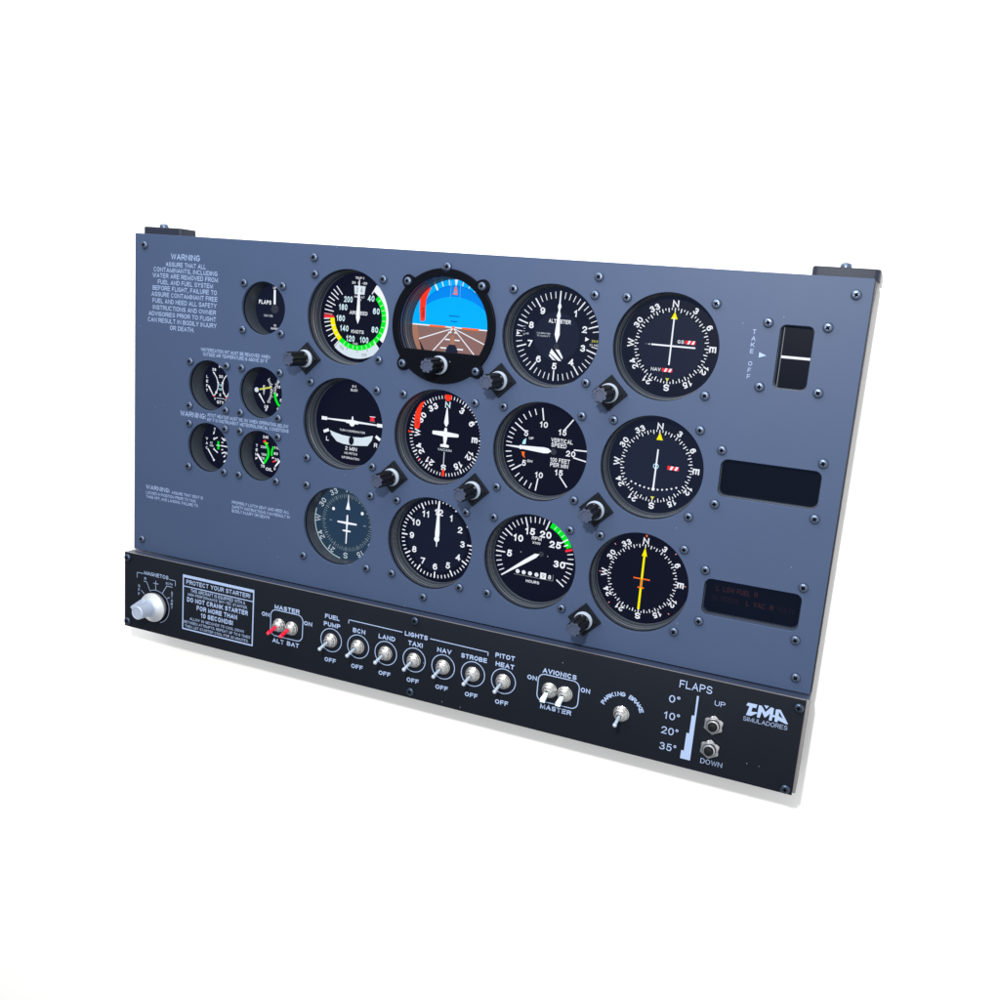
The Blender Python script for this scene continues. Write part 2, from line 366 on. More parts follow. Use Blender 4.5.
g = G()
def boxm(g, x0, x1, y0, y1, z0, z1, mf, mt, ms, mb):
    v = [(x0, y0, z0), (x1, y0, z0), (x1, y1, z0), (x0, y1, z0), (x0, y0, z1), (x1, y0, z1), (x1, y1, z1), (x0, y1, z1)]
    g.add(v, [(0, 1, 2, 3)], mf); g.add(v, [(3, 2, 6, 7)], mt); g.add(v, [(1, 5, 6, 2), (0, 3, 7, 4)], ms); g.add(v, [(0, 4, 5, 1), (4, 7, 6, 5)], mb)
boxm(g, -322.4, 320.2, -228.6, -152.7, -12, -9.2, 'black_paint', 'raw_edge', 'raw_edge', 'black_paint')
low = build('switch_strip', g, root, (0, 0, 0), smooth=20, bevel=0.35, label='black painted strip below the gauges with white lettering')
g = G(); boxm(g, -322.0, 322.4, -227.9, -153.0, -9.15, 11, 'raw_edge', 'plate_reflection_blue', 'frame_black', 'black_paint')
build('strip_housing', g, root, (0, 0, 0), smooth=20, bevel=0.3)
# supporting frame behind the plate
g = G()
for a, b, c, d in ((-311, 311, 138, 148), (-311, 311, -151, -141), (-321.4, -311.1, -151, 148), (311.1, 322.5, -151, 148.6)):
    g.prism([(a, c), (b, c), (b, d), (a, d)], 3.1, 11, 'frame_black')
build('rear_frame', g, root, smooth=0)
def bracket(x0, x1):
    g = G(); zb = WALL - 0.3; zf = 10.5; r = 4.5; out = []
    for cx, cz, a0 in ((x0 + r, zf + r, 180), (x1 - r, zf + r, 270)):
        for i in range(7): a = R(a0 + 15 * i); out.append((cx + r * math.cos(a), cz + r * math.sin(a)))
    out += [(x1, zb), (x0, zb)]; n = len(out); V = []; ch = 0.6; mx = (x0 + x1) / 2
    for y, k in ((149.2, 0), (156.7, 0), (157.3, ch)):
        for x, z in out: V.append((x - (k if x > mx else -k), y, z + (k if z < zb else 0)))
    F = [tuple(range(n)), tuple(range(2 * n, 3 * n))] + [(j * n + i, j * n + (i + 1) % n, (j + 1) * n + (i + 1) % n, (j + 1) * n + i) for j in range(2) for i in range(n)]
    g.add(V, F, 'bracket_paint'); xm = (x0 + x1) / 2 - (3 if x0 > 0 else -3)
    xe = x1 - 1.9 if x0 > 0 else x0 + 1.9; g.prism([(xe - 11, 136), (xe, 136), (xe, 149.1), (xe - 11, 149.1)] if x0 > 0 else [(xe, 136), (xe + 11, 136), (xe + 11, 149.1), (xe, 149.1)], 12, zb, 'bracket_paint')  # side web added to close a bright gap in the wall shadow
    g.prism([(xm - 12, 100), (xm + 12, 100), (xm + 12, 149.1), (xm - 12, 149.1)], 12, zb, 'bracket_paint')
    return build('mounting_bracket', g, root, (0, 0, 0), smooth=30)
def bscrew(b, x):
    g = G()
    vs = [(4.0, 0.0), (4.0, 1.6), (3.6, 2.7), (2.6, 3.4), (1.0, 3.7)]
    prof = []
    n = 24; V = []; F = []
    for j, (r, y) in enumerate(vs):
        for i in range(n): V.append((x + r * math.cos(2 * math.pi * i / n), 157.2 + y, 17 + r * math.sin(2 * math.pi * i / n)))
    for j in range(len(vs) - 1):
        for i in range(n): F.append((j * n + i, j * n + (i + 1) % n, (j + 1) * n + (i + 1) % n, (j + 1) * n + i))
    F.append(tuple((len(vs) - 1) * n + i for i in range(n)))
    g.add(V, F, 'screw_metal'); build('bracket_screw', g, b, smooth=40)
b1 = bracket(-323.5, -277.8); bscrew(b1, -303.5)
b2 = bracket(278.5, 324.2); bscrew(b2, 300.6)

# ------------------------------------------------------------------ screws
def screw_mesh(m):
    g = G()
    g.lathe([(3.7, 0.05), (3.65, -0.9), (3.3, -1.7), (2.7, -2.15), (2.1, -2.3)], m, 32)
    def cross(a, j):
        t = abs(((a + math.pi / 4) % (math.pi / 2)) - math.pi / 4)
        return max(0.55, min(1.0, 0.5 / max(0.25, math.sin(t) + 0.2)))
    # flat top out to the recess, then the recess itself
    n = 32; o = []
    for (r, z, md) in ((2.1, -2.3, 0), (1.7, -2.36, 1), (1.5, -0.9, 1), (0.1, -0.7, 1)):
        o.append([(r * (cross(2 * math.pi * i / n, 0) if md else 1) * math.cos(2 * math.pi * i / n), r * (cross(2 * math.pi * i / n, 0) if md else 1) * math.sin(2 * math.pi * i / n), z) for i in range(n)])
    for j in range(3):
        fs = [(i, (i + 1) % n, n + (i + 1) % n, n + i) for i in range(n)]
        g.add(o[j] + o[j + 1], fs, m if j == 0 else 'pit_shade')
    return g
SCREWS = [(-310.5, 139.9), (-198.1, 113.1), (-157.3, 113.1), (-198.3, 72.2), (-157.5, 72.1), (-126.3, 139.1), (-124.8, 125.3), (-124.8, 33.4),
 (-256.1, 38.4), (-214.8, 38.2), (-198.4, 38.0), (-157.3, 37.8), (-256, -2.4), (-214.8, -2.3), (-198.4, -2.4), (-157.2, -2.8), (-256.1, -19.2), (-214.8, -19.4),
 (-198.3, -19.5), (-157, -19.6), (-256.1, -59.8), (-215.2, -59.9), (-198.4, -60.0), (-157.3, -60.2), (-58.2, 125.2), (-58.4, 58.8), (58.6, 125.4), (127, 139),
 (125.1, 125.5), (124.8, 58.8), (150.3, 125.5), (217, 125.8), (217, 59), (310.8, 138.8), (255.1, 115.4), (295.7, 115.3), (255, 69.7), (295.6, 69.6),
 (-125.4, -34.0), (-58.4, 33), (-58.8, -33), (-32.9, 32.9), (32.9, 32.7), (58.2, 32.7), (58, -33.2), (-33.2, -58.4), (124.4, 32.9), (124.7, -34.2), (57.7, -58.9), (123.9, -58.8),
 (150, 33), (216.7, 33.3), (234.4, 20.6), (234.2, -20.2), (216.1, -33.1), (149.3, -58.8), (306.2, 20.5), (306.1, -20.1), (233.8, -71.7), (305.6, -71.9), (233.8, -112.4), (305.6, -112.4),
 (-124.6, -58.5), (-59, -58.6), (-125, -124.0), (-59.2, -124), (-33.8, -124), (32.4, -58.9), (31.5, -124.4), (57.2, -124.3), (-1.8, -139.4), (123.2, -124.5), (216, -58.7), (215.8, -124.8),
 (309.8, -141), (-311.6, -140.4), (0, 138.8)]
s0 = None
for i, (x, y) in enumerate(SCREWS):
    if i == 0: s0 = build('screw', screw_mesh('screw_metal'), root, (x, y, 0), smooth=40)
    else: c = copy_part(s0, root, (x, y, 0)); c.rotation_euler = (0, random.choice((0, 0.5, 0.9, 1.3)), 0)
sd = None
for x, y in ((-318, -157.9), (-318, -222.9), (-2, -157.6), (-2, -222.3), (315.8, -159.2), (315, -225.2 + 0.6)):
    if sd is None: sd = build('strip_screw', screw_mesh('screw_dark'), root, (x, y, -12), smooth=40)
    else: copy_part(sd, root, (x, y, -12))

# ------------------------------------------------------------------ gauges
D = 18.0
def housing(name, c, r, depth, label, step=True, rim='tube_black'):
    g = G()
    g.lathe([(r + 0.1, 2.9), (r + 0.9, 3.2), (r + 0.9, 4.4), (r - 0.3, 4.5)], 'groove_black', 96)
    if step:
        g.lathe([(r - 0.3, 4.5), (r - 0.35, 8.5), (r - 0.9, 8.9), (r - 0.9, 11.6), (r - 1.3, 12.0), (r - 1.4, depth - 0.4), (r - 2.0, depth + 0.3)], rim, 96)
    else:
        g.lathe([(r - 0.3, 4.5), (r - 0.4, 6.0), (r - 0.1, 6.3), (r - 0.2, depth + 0.3)], rim, 96)
    g.lathe([(r + 2.2, 3.2), (r + 2.2, depth + 1.2), (0.5, depth + 1.2)], 'frame_black', 48)
    return build(name, g, root, (c[0], c[1], 0), smooth=30, label=label)
Z0 = D + 0.1
def L(k): return Z0 - 0.05 * k
def dialface(part, c, g, name='dial'):
    return build(name, g, part, (c[0], c[1], 0), smooth='flat')
def card(g, cx, cy, r0, r1, rl, rt, h=5.2, lk=1, m='ink_white', h2=4.7, names=None, bold=0.03, wt=0.75, tickm=None):
    tm = tickm or m
    for i in range(72):
        g.tick(cx, cy, i * 5, r0 if i % 2 == 0 else rl, r1, wt if i % 2 == 0 else wt * 0.85, L(lk), tm)
    for i, t in enumerate(names or ['N', '3', '6', 'E', '12', '15', 'S', '21', '24', 'W', '30', '33']):
        a = R(i * 30); hh = h if i % 3 == 0 else h2
        g.text(t, cx + rt * math.sin(a), cy + rt * math.cos(a), hh, L(lk), m, rot=-i * 30, bold=bold)
def flagbox(g, x, y, w, h, k=2):
    g.poly([(x - w / 2, y - h / 2), (x + w / 2, y - h / 2), (x + w / 2, y + h / 2), (x - w / 2, y + h / 2)], L(k), 'ink_red')
    for s in (-0.30, 0.12):
        g.poly([(x + w * s, y - h / 2), (x + w * (s + 0.2), y - h / 2), (x + w * (s + 0.34), y + h / 2), (x + w * (s + 0.14), y + h / 2)], L(k + 1), 'ink_white')

# --- airspeed
c = BIG['asi']; p = housing('airspeed_indicator', c, 40, D, 'airspeed dial with green, yellow and white speed arcs')
g = G(); g.disc(0, 0, 38.3, Z0, 'screen_dark', 96)
g.arc(0, 0, 27.3, 33.5, 31, 127, L(1), 'ink_white'); g.arc(0, 0, 27.4, 35, 139, 219.5, L(1), 'ink_silver')
g.arc(0, 0, 23.6, 27.9, 44, 220, L(2), 'ink_green'); g.arc(0, 0, 23.6, 27.9, 220.5, 266, L(2), 'ink_yellow')
for a in (52, 62, 72, 81, 92, 104, 116, 127, 137, 148, 158, 168, 178, 188, 199, 209, 231, 241, 251): g.tick(0, 0, a, 24.2, 27.4, 0.35, L(3), 'ink_white')
for a in (158, 178, 199): g.tick(0, 0, a, 27.5, 30, 0.4, L(3), 'screen_grey')
g.tick(0, 0, 31, 24.5, 33.5, 0.9, L(3), 'ink_white'); g.tick(0, 0, 138, 25.5, 34, 0.9, L(3), 'ink_white')
for i, a in enumerate((318.4, 311.3, 305, 298, 291.3, 285, 278.5)): g.tick(0, 0, a, 25 if i % 2 == 0 else 27.5, 34.3, 0.85, L(2), 'ink_white')
for a in (259.5, 253, 246.5, 238, 229.5, 221): g.tick(0, 0, a, 28, 34.3, 0.85, L(2), 'ink_white')
g.arc(0, 0, 24.2, 34.3, 266.2, 270.3, L(4), 'ink_red'); g.tick(0, 0, 272.3, 26, 34.3, 0.7, L(4), 'ink_pink'); g.tick(0, 0, 264.8, 28.5, 34.3, 0.9, L(4), 'ink_white')
for t, x, y in (('40', 12.1, 17.4), ('60', 17.9, 7.0), ('80', 17.4, -8.7), ('100', 7.3, -18.3), ('120', -6.5, -18.2), ('140', -13.2, -9.9), ('160', -17.3, -1.5), ('180', -15.3, 8.1), ('200', -10.4, 15.1)):
    g.text(t, x, y, 5.2, L(5), 'ink_cyanish', bold=0.035, w=8.6 if len(t) == 3 else 6.6)
g.text('AIRSPEED', 0.3, 4.2, 3.0, L(2), 'ink_white', w=18); g.text('KNOTS', 0.2, -11.9, 3.0, L(2), 'ink_white', w=12.5)
g.text('TAS', -1.5, -22.3, 1.7, L(2), 'ink_white'); g.text('TEMP C', 0, 33.8, 1.9, L(2), 'ink_white', w=9); g.text('30  0  -30', -0.2, 29.6, 2.1, L(2), 'ink_white', w=15)
g.poly([(-4.5, 20), (5.2, 20), (6, 27.2), (-5.3, 27.2)], L(2), 'ink_silver'); g.text('2 4', 0.2, 23.6, 4, L(3), 'ink_mark', w=6)
g.text('PRESS ALT', 0.4, 17.8, 1.7, L(2), 'ink_white', w=10); g.text('ALT', 0.4, 15.2, 1.5, L(2), 'ink_white')
g.text('120', -15.2, -26.5, 2.4, L(4), 'screen_grey', bold=0.0, rot=-35); g.text('100', 7.8, -31.2, 2.4, L(4), 'screen_grey', bold=0.0, rot=12)
dialface(p, c, g)
g = G(); g.prism([(-0.35, 32.6), (0.2, 32.6), (1.7, 8), (2.1, 0), (1.6, -1.5), (0.3, -5), (-1.2, -1.5), (-1.7, 0), (-1.4, 8)], L(12), L(9), 'ink_white')
build('needle', g, p, (c[0], c[1], 0), smooth=0)

# --- attitude
c = BIG['att']; p = housing('attitude_indicator', c, 40.2, D, 'artificial horizon showing bright blue sky above brown ground')
g = G()
CH = 38.4; NN = 96
def clipdisc(g, r, y0, y1, z, m, cx=0, cy=0, n=120):
    pts = []
    for i in range(n):
        a = 2 * math.pi * i / n; y = cy + r * math.sin(a); x = cx + r * math.cos(a)
        pts.append((x, max(y0, min(y1, y))))
    out = []
    # endpoints at the cut
    for q in pts:
        if out and abs(q[1] - out[-1][1]) < 1e-9 and q[1] in (y0, y1) and len(out) > 1 and out[-2][1] == q[1]: out[-1] = q
        else: out.append(q)
    g.poly(out, z, m)
clipdisc(g, CH, -0.6, 99, Z0, 'ink_sky'); clipdisc(g, CH, -99, -0.6, Z0, 'ink_tan')
clipdisc(g, 33.2, -99, -0.6, L(1), 'ink_earth')
pts = [(33.2 * math.sin(R(a)), 33.2 * math.cos(R(a)) + 0.5) for a in range(-62, 63, 4)]
low_ = [(44.6 * math.sin(R(a)), -20.2 + 44.6 * math.cos(R(a))) for a in range(40, -41, -4)]
g.poly(pts + low_, L(1), 'ink_deep_sky')
g.arc(0, 0, 33.0, 33.25, -90, -60, L(2), 'ink_deep_sky'); g.arc(0, 0, 33.0, 33.25, -62, 62, L(2), 'ink_blue_line')
g.poly([(-28, -22), (-31.6, -12), (-25, -22)], L(3), 'screen_slate'); g.poly([(20, -26), (31, -16), (30, -26)], L(3), 'screen_slate')
g.line((-38, -0.6), (38, -0.6), 1.0, L(2), 'ink_white')
g.line((-22, -0.7), (-7, -0.7), 1.5, L(5), 'ink_orange'); g.line((8, -0.7), (23.5, -0.7), 1.5, L(5), 'ink_orange'); g.disc(0.2, -0.6, 1.15, L(6), 'ink_orange', 20)
for q in ((-31, -12.4), (-17.6, -21.5), (21.5, -22), (30.5, -12.5)):
    g.line((0.2, -1.2), q, 0.7, L(4), 'ink_white', 0.9)
for q in ((-8.5, -4), (9, -4.4)): g.line((0.5, -1.2), q, 1.4, L(3), 'screen_grey', 0.6)
for y, a, b, w in ((-4.8, 1.2, 4, 0.9), (-10.8, 2.2, 6.8, 1.1), (-18.1, 5, 10.5, 1.1)):
    g.line((-b, y), (-a, y), w, L(5), 'ink_white'); g.line((a, y), (b, y), w, L(5), 'ink_white')
g.poly([(-2.6, -14.8), (2.8, -14.8), (5.6, -18.6), (5.8, -22), (-5.4, -22), (-5.2, -18.6)], L(4), 'screen_grey'); g.poly([(-1.2, -7), (1.6, -7), (2.4, -14.7), (-2.2, -14.7)], L(3), 'ink_tan')
g.line((-4.6, 8.7), (4.8, 8.7), 0.7, L(3), 'ink_blue_line'); g.line((-2.7, 4.4), (3.2, 4.4), 0.7, L(3), 'ink_blue_line')
for a, l, w in ((-60, 3, 1.3), (-30, 6, 1.3), (-20, 4.4, 0.7), (-10, 4.4, 0.7), (10, 4.4, 0.7), (20, 4.4, 0.7), (30, 4.4, 1.2), (60, 4, 1.2)):
    g.tick(0, 0, a, 34 if l < 6 else 33, 34 + l, w, L(3), 'ink_white')
g.poly([(-1.5, 38.3), (1.5, 38.3), (0.4, 33.8), (-0.4, 33.8)], L(3), 'ink_white')
g.poly([(-2.4, 26.2), (2.0, 26.2), (0.3, 33.3), (-0.5, 33.3)], L(3), 'ink_orange'); g.poly([(-1.0, 27.2), (0.8, 27.2), (0, 30.5)], L(4), 'ink_sky')
g.line((-4.4, 23.5), (-4.4, 36.5), 0.12, L(4), 'ink_light_blue'); g.line((4.1, 23.5), (4.1, 36.5), 0.12, L(4), 'ink_light_blue')
rf = [(-25.6, 31.2), (-29.5, 25.5), (-32.3, 20.5), (-32, 12), (-31.2, 5.5)] + [(-28.9 + 2.4 * math.cos(R(t)), 4.6 + 2.4 * math.sin(R(t))) for t in range(200, 341, 20)] + [(-26.4, 6), (-26.8, 13), (-26.6, 20), (-24.6, 26), (-22.6, 30)]
g.poly(rf, L(6), 'ink_flag_red')
g.text('GYRO', -28.7, 9.6, 2.0, L(7), 'groove_black', rot=-88, bold=0.02, w=8)
dialface(p, c, g)
def bez_outline():
    pts = []
    ears = [(-33.5, 33.8), (32.8, 34.0), (-34.2, -33.0), (32.8, -33.2)]
    for i in range(180):
        a = 2 * math.pi * i / 180; r = 46.2; ux, uy = math.cos(a), math.sin(a)
        for ex, ey in ears:           # an ear of 5.6 mm radius round each screw
            b = ux * ex + uy * ey; q = b * b - (ex * ex + ey * ey - 5.6 * 5.6)
            if q > 0 and b > 0: r = max(r, b + math.sqrt(q))
        b = uy * 47.3; q = b * b - (47.3 ** 2 - 4.1 ** 2)
        if q > 0 and b > 0: r = min(r, b - math.sqrt(q))
        pts.append((c[0] + r * ux, c[1] + r * uy))
    return pts
win = []
for i in range(97):
    a = R(-30.6 + 241.2 * i / 96); win.append((c[0] + 39.6 * math.cos(a), c[1] + 39.6 * math.sin(a)))
bz = plate('bezel', bez_outline(), [win], -3.1, -0.05, 'bezel_black', 0.5, p, 'black bezel ring with screw ears and a flat lower panel')
for x, y in ((-33.5, 33.8), (32.8, 34.0), (-34.2, -33.0), (32.8, -33.2)):
    s_ = copy_part(s0, bz, (c[0] + x, c[1] + y, -3.1)); s_.name = 'bezel_screw'; s_.scale = (0.95, 0.95, 0.95)

# --- altimeter
c = BIG['alt']; p = housing('altimeter', c, 40, D, 'altimeter dial numbered 1 to 9 with white hand straight up')
g = G(); g.disc(0, 0, 38.3, Z0, 'screen_slate', 96); g.disc(-0.3, 0, 19.2, L(1), 'screen_grey', 72)
for i in range(50):
    if i % 5 == 0: g.tick(0, 0, i * 7.2, 26.8, 35.2, 1.0, L(2), 'ink_white')
    else: g.tick(0, 0, i * 7.2, 29.8, 35, 0.6, L(2), 'ink_white')
for k in (67, 90, 98): pass
for i in range(1, 10):
    a = R(36 * i); g.text(str(i), 23.6 * math.sin(a), 23.6 * math.cos(a), 5.3, L(3), 'ink_white', bold=0.03)
g.text('ALTIMETER', 1.2, 11.9, 3.1, L(3), 'ink_white', w=18.5, bold=0.03)
g.text('CALIBRATED', -11.5, 1.6, 1.2, L(3), 'ink_silver', w=11.5, bold=0.01); g.text('TO 20,000 FT', -11.5, -0.5, 1.2, L(3), 'ink_silver', w=11, bold=0.01)
g.poly([(-5, -9.7), (-2.8, -9.7), (5.8, -18.8), (2.8, -18.9), (-1.2, -18.9), (-5, -14.5)], L(2), 'screen_grey')
pts = [(-5.1, -12.8), (-3.4, -10.2), (5.8, -17.2), (5.6, -18.9), (3.4, -18.9)]
for a_, b_, c_, d_ in (((-4.9, -13.6), (-3.6, -10.0), (5.6, -18.9), (2.9, -19)), ((-0.3, -10.2), (2.8, -10.2), (6.4, -15.8), (6.1, -17.6)), ((-5.4, -15.5), (-4.6, -14.3), (0.8, -19), (-1.8, -18.6))):
    g.poly([a_, b_, c_, d_], L(3), 'ink_white')
g.poly([(27.6, -5), (36.3, -4.6), (37.6, 5.4), (28, 5.2)], L(3), 'screen_slate')
g.poly([(23.7, -1.8), (23.7, 1.6), (27, 0)], L(4), 'ink_white'); g.text('29.9', 31.6, -1.0, 1.9, L(4), 'ink_straw', bold=0.01); g.text('IN Hg', 31.4, -4.1, 1.9, L(4), 'ink_white', bold=0.0)
for y in (7.4, 4.5, 2.0, -0.5): g.line((35.2, y - 1), (36.6, y - 1.3), 0.5, L(4), 'ink_white')
g.poly([(-34.5, -1.6), (-34.5, 1.6), (-31.6, 0)], L(4), 'ink_white'); g.text('MB', -25.6, 0.3, 1.5, L(4), 'ink_silver', bold=0.0)
for y in (6, 4, 2, 0, -1): g.line((-28.8, y), (-27.4, y), 0.3, L(4), 'ink_silver')
g.disc(0.2, -8, 2.2, L(3), 'ink_faint', 24)
dialface(p, c, g)
g = G(); g.prism([(-0.35, 35.6), (0.5, 35.6), (0.7, 26), (1.7, 23.6), (0.7, 20.6), (1.8, 16), (1.3, 14.6), (2.3, 1.5), (0.3, -5), (-1.9, 1.5), (-1.0, 14.6), (-1.6, 16), (-0.4, 20.6), (-1.4, 23.6), (-0.5, 26)], L(12), L(9), 'ink_white')
build('needle', g, p, (c[0], c[1], 0), smooth=0)

# --- two course indicators
c = BIG['nav1']; p = housing('course_indicator', c, 40, D, 'upper course dial with crossed white bars and two red flags')
g = G(); g.disc(0, 0, 38.3, Z0, 'screen_slate', 96); g.disc(0.7, 0.8, 25, L(1), 'screen_grey', 72)
card(g, 0.7, 0.8, 25.5, 28.6, 27, 31.6, lk=3)
g.poly([(0.7, 26.6), (-1.8, 21.0), (3.3, 21.0)], L(4), 'ink_yellow'); g.poly([(0.7, -26.5), (-0.8, -23.6), (2.1, -23.6)], L(4), 'ink_straw')
g.poly([(0.5, -15.3), (-1.9, -17.8), (0.5, -21), (2.8, -17.8)], L(2), 'screen_dark')
g.text('GS', 7.7, 4.6, 2.6, L(4), 'ink_white', w=5); flagbox(g, 15.0, 4.6, 7.8, 2.7, 4); g.text('NAV', -9, -17.6, 2.6, L(4), 'ink_white', w=7.6); flagbox(g, -0.2, -17.6, 8, 2.7, 4)
g.line((-19.5, 0.9), (-15.3, 0.9), 0.25, L(4), 'ink_mark'); g.disc(-16.3, 0.9, 0.55, L(5), 'ink_silver', 10)
dialface(p, c, g)
g = G(); g.prism([(0.15, 22), (1.25, 22), (1.25, -13.5), (0.15, -13.5)], L(12), L(9), 'ink_white'); build('course_needle', g, p, (c[0], c[1], 0), smooth=0)
g = G(); g.prism([(-14.6, 1.5), (19.3, 1.5), (19.3, 0.3), (-14.6, 0.3)], L(16), L(13), 'ink_white'); build('glide_slope_needle', g, p, (c[0], c[1], 0), smooth=0)

c = BIG['nav2']; p = housing('course_indicator', c, 40, D, 'middle course dial with one vertical bar above a row of dots')
g = G(); g.disc(0, 0, 38.3, Z0, 'screen_slate', 96); g.disc(-0.3, -0.9, 25, L(1), 'screen_grey', 72)
card(g, -0.2, -0.9, 25.5, 28.6, 27, 31.5, lk=3)
g.poly([(0.1, 26), (-2.2, 19.9), (2.9, 19.9)], L(4), 'ink_yellow'); g.poly([(-0.1, -28), (-1.7, -25), (1.5, -25)], L(4), 'ink_straw')
for i in range(11):
    if i == 5: continue
    t = (i - 5) / 5; g.disc(-0.3 + 18 * t, -19.2 + 3.7 * t * t, 0.75, L(4), 'ink_white', 12)
g.poly([(13.3, 3.2), (10.5, -0.6), (13.3, -4.2), (16.3, -0.6)], L(2), 'screen_dark'); flagbox(g, 13.4, -0.7, 9, 3.0, 4)
g.arc(-0.2, -0.8, 1.6, 2.2, 0, 360, L(3), 'ink_light_blue', 24)
dialface(p, c, g)
g = G(); g.prism([(-0.35, 12.6), (0.75, 12.6), (0.4, -18.9), (-0.9, -18.9)], L(12), L(9), 'ink_white'); g.disc(-0.2, -19, 1.3, L(12), 'ink_white', 16)
build('course_needle', g, p, (c[0], c[1], 0), smooth=0)

# --- radio direction dial
c = BIG['adf']; p = housing('radio_direction_indicator', c, 40, D, 'direction dial with a long yellow arrow pointing up')
g = G(); g.disc(0, 0, 38.3, Z0, 'screen_dark', 96)
card(g, -0.9, -1.1, 25.6, 28.4, 27, 31.2, lk=3)
for a in (45, 90, 135, 225, 270, 315): g.tick(-0.9, -1.1, a, 34.2, 35.6, 0.6, L(4), 'ink_pink')
g.poly([(-1.7, 35), (-0.1, 35), (-0.4, 33.4), (-1.4, 33.4)], L(4), 'ink_orange')
g.line((-7.8, -1.3), (5.8, -1.2), 1.0, L(4), 'ink_orange'); g.line((-3.6, -8.6), (1.6, -8.6), 1.1, L(4), 'ink_orange')
dialface(p, c, g)
g = G(); g.prism([(-0.9, 25), (-3.0, 17.4), (-1.7, 18), (-1.75, -26.6), (0.0, -26.6), (-0.1, 18), (1.3, 17.4)], L(12), L(9), 'ink_yellow')
g.line((-0.9, -1), (-0.9, -9), 1.3, L(13), 'ink_orange')
build('needle', g, p, (c[0], c[1], 0), smooth=0)

# --- heading
c = BIG['dg']; p = housing('heading_indicator', c, 40, D, 'heading dial with a white aeroplane outline and red flag at its left')
g = G(); g.disc(0, 0, 38.3, Z0, 'screen_dark', 96)
for i in range(72): g.tick(0.1, -0.5, i * 5, 31.8 if i % 6 else 30.4, 34.6, 0.7 if i % 6 else 1.1, L(2), 'ink_white')
for i, t in enumerate(['N', '3', '6', 'E', '12', '15', 'S', '21', '24', 'W', '30', '33']):
    a = R(i * 30); g.text(t, 0.1 + 27 * math.sin(a), -0.6 + 27 * math.cos(a), 5.3, L(2), 'ink_cyanish' if t == 'N' else 'ink_white', rot=-i * 30, bold=0.035)
g.poly([(-3.2, 34.8), (3.4, 34.8), (3.1, 31.5), (1.3, 29.6), (-1.2, 29.6), (-2.9, 31.5)], L(4), 'ink_flag_red')
g.poly([(-0.9, -29.2), (1.0, -29.2), (1.5, -35), (-1.2, -35)], L(4), 'ink_flag_red'); g.poly([(-35.6, 0.6), (-35.6, -1.6), (-31, -0.5)], L(4), 'ink_flag_red')
g.tick(0, 0, 225, 32, 34.6, 0.9, L(4), 'ink_red'); g.tick(0, 0, 90, 32.5, 34.6, 1.0, L(4), 'ink_pink')
rf = [(-21.6, 27.4), (-25.5, 25), (-28.6, 20), (-30.4, 13.7), (-30.2, 7)] + [(-27.7 + 2.6 * math.cos(R(t)), 4.9 + 2.4 * math.sin(R(t))) for t in range(190, 351, 20)] + [(-24.6, 8), (-25, 14), (-24.3, 20)]
g.poly(rf, L(6), 'ink_flag_red'); g.text('GYRO', -27.4, 8.6, 1.8, L(7), 'ink_dark_red', rot=-85, w=6)
g.text('VACUUM', 0.1, -12.3, 2.0, L(3), 'ink_silver', w=13); g.line((-0.1, -14), (-0.1, -26.4), 0.7, L(3), 'ink_silver')
dialface(p, c, g)
g = G(); g.prism([(-0.4, 24), (0.4, 24), (2.1, 11), (0.9, 8.2), (0.3, 7.8), (-0.5, 8.2), (-2.0, 11)], L(12), L(9), 'ink_white')
g.prism([(-1.3, 5.6), (-0.6, 6.9), (0.6, 6.9), (1.2, 5.6), (1.4, 3.4), (12.0, 2.7), (12.5, 1.5), (12.0, 0.0), (2, -0.7), (1.0, -7.2), (3.8, -7.8), (4.1, -9.2), (3.4, -9.9), (-3.6, -9.9), (-4.3, -9.2), (-3.9, -7.8), (-1.0, -7.2), (-2, -0.7), (-12, 0), (-12.6, 1.5), (-12.1, 3.0), (-1.5, 3.6)], L(12), L(9), 'ink_white')
build('aircraft_symbol', g, p, (c[0], c[1], 0), smooth=0)

# --- turn coordinator
c = BIG['tc']; p = housing('turn_coordinator', c, 40, D, 'turn dial with a level white aeroplane and curved pale tube')
g = G(); g.disc(0, 0, 38.3, Z0, 'screen_dark', 96)
g.text('D-C', 0, 32.1, 2.0, L(2), 'ink_white', w=4.4); g.text('ELEC', 0, 28.8, 2.0, L(2), 'ink_white', w=7)
g.text('TURN COORDINATOR', 0, -7.7, 1.8, L(2), 'ink_white', w=26, bold=0.01); g.text('2 MIN', -0.3, -23.4, 3.2, L(2), 'ink_white', w=12)
g.text('NO PITCH', -0.4, -27.8, 2.0, L(2), 'ink_white', w=13, bold=0.01); g.text('INFORMATION', -0.4, -32.0, 2.0, L(2), 'ink_white', w=18, bold=0.01)
g.text('L', -25.2, -17.3, 3.8, L(2), 'ink_white'); g.text('R', 24.4, -17.2, 3.8, L(2), 'ink_white')
g.line((-29.5, -11.4), (-24.3, -9.2), 2.6, L(2), 'ink_white'); g.line((24, -9.2), (28.6, -12), 2.6, L(2), 'ink_white')
tp = [(-23.4, -9.4), (-18, -10.8), (-10, -12.3), (0, -12.9), (10, -12.2), (21.3, -9.0), (20.2, -13.5), (16.2, -18.8), (9, -19.6), (0, -20.4), (-9, -20.0), (-15.4, -18.6), (-20.5, -14)]
g.poly(tp, L(3), 'ink_silver')
g.line((-21.8, -13.2), (20.3, -12.6), 0.4, L(4), 'ink_cyanish')
g.add([(x * 2.5 - 0.4, y * 3.9 - 16.2, L(5)) for x, y in [(math.cos(2 * math.pi * i / 28), math.sin(2 * math.pi * i / 28)) for i in range(28)]], [tuple(range(28))], 'screen_dark')
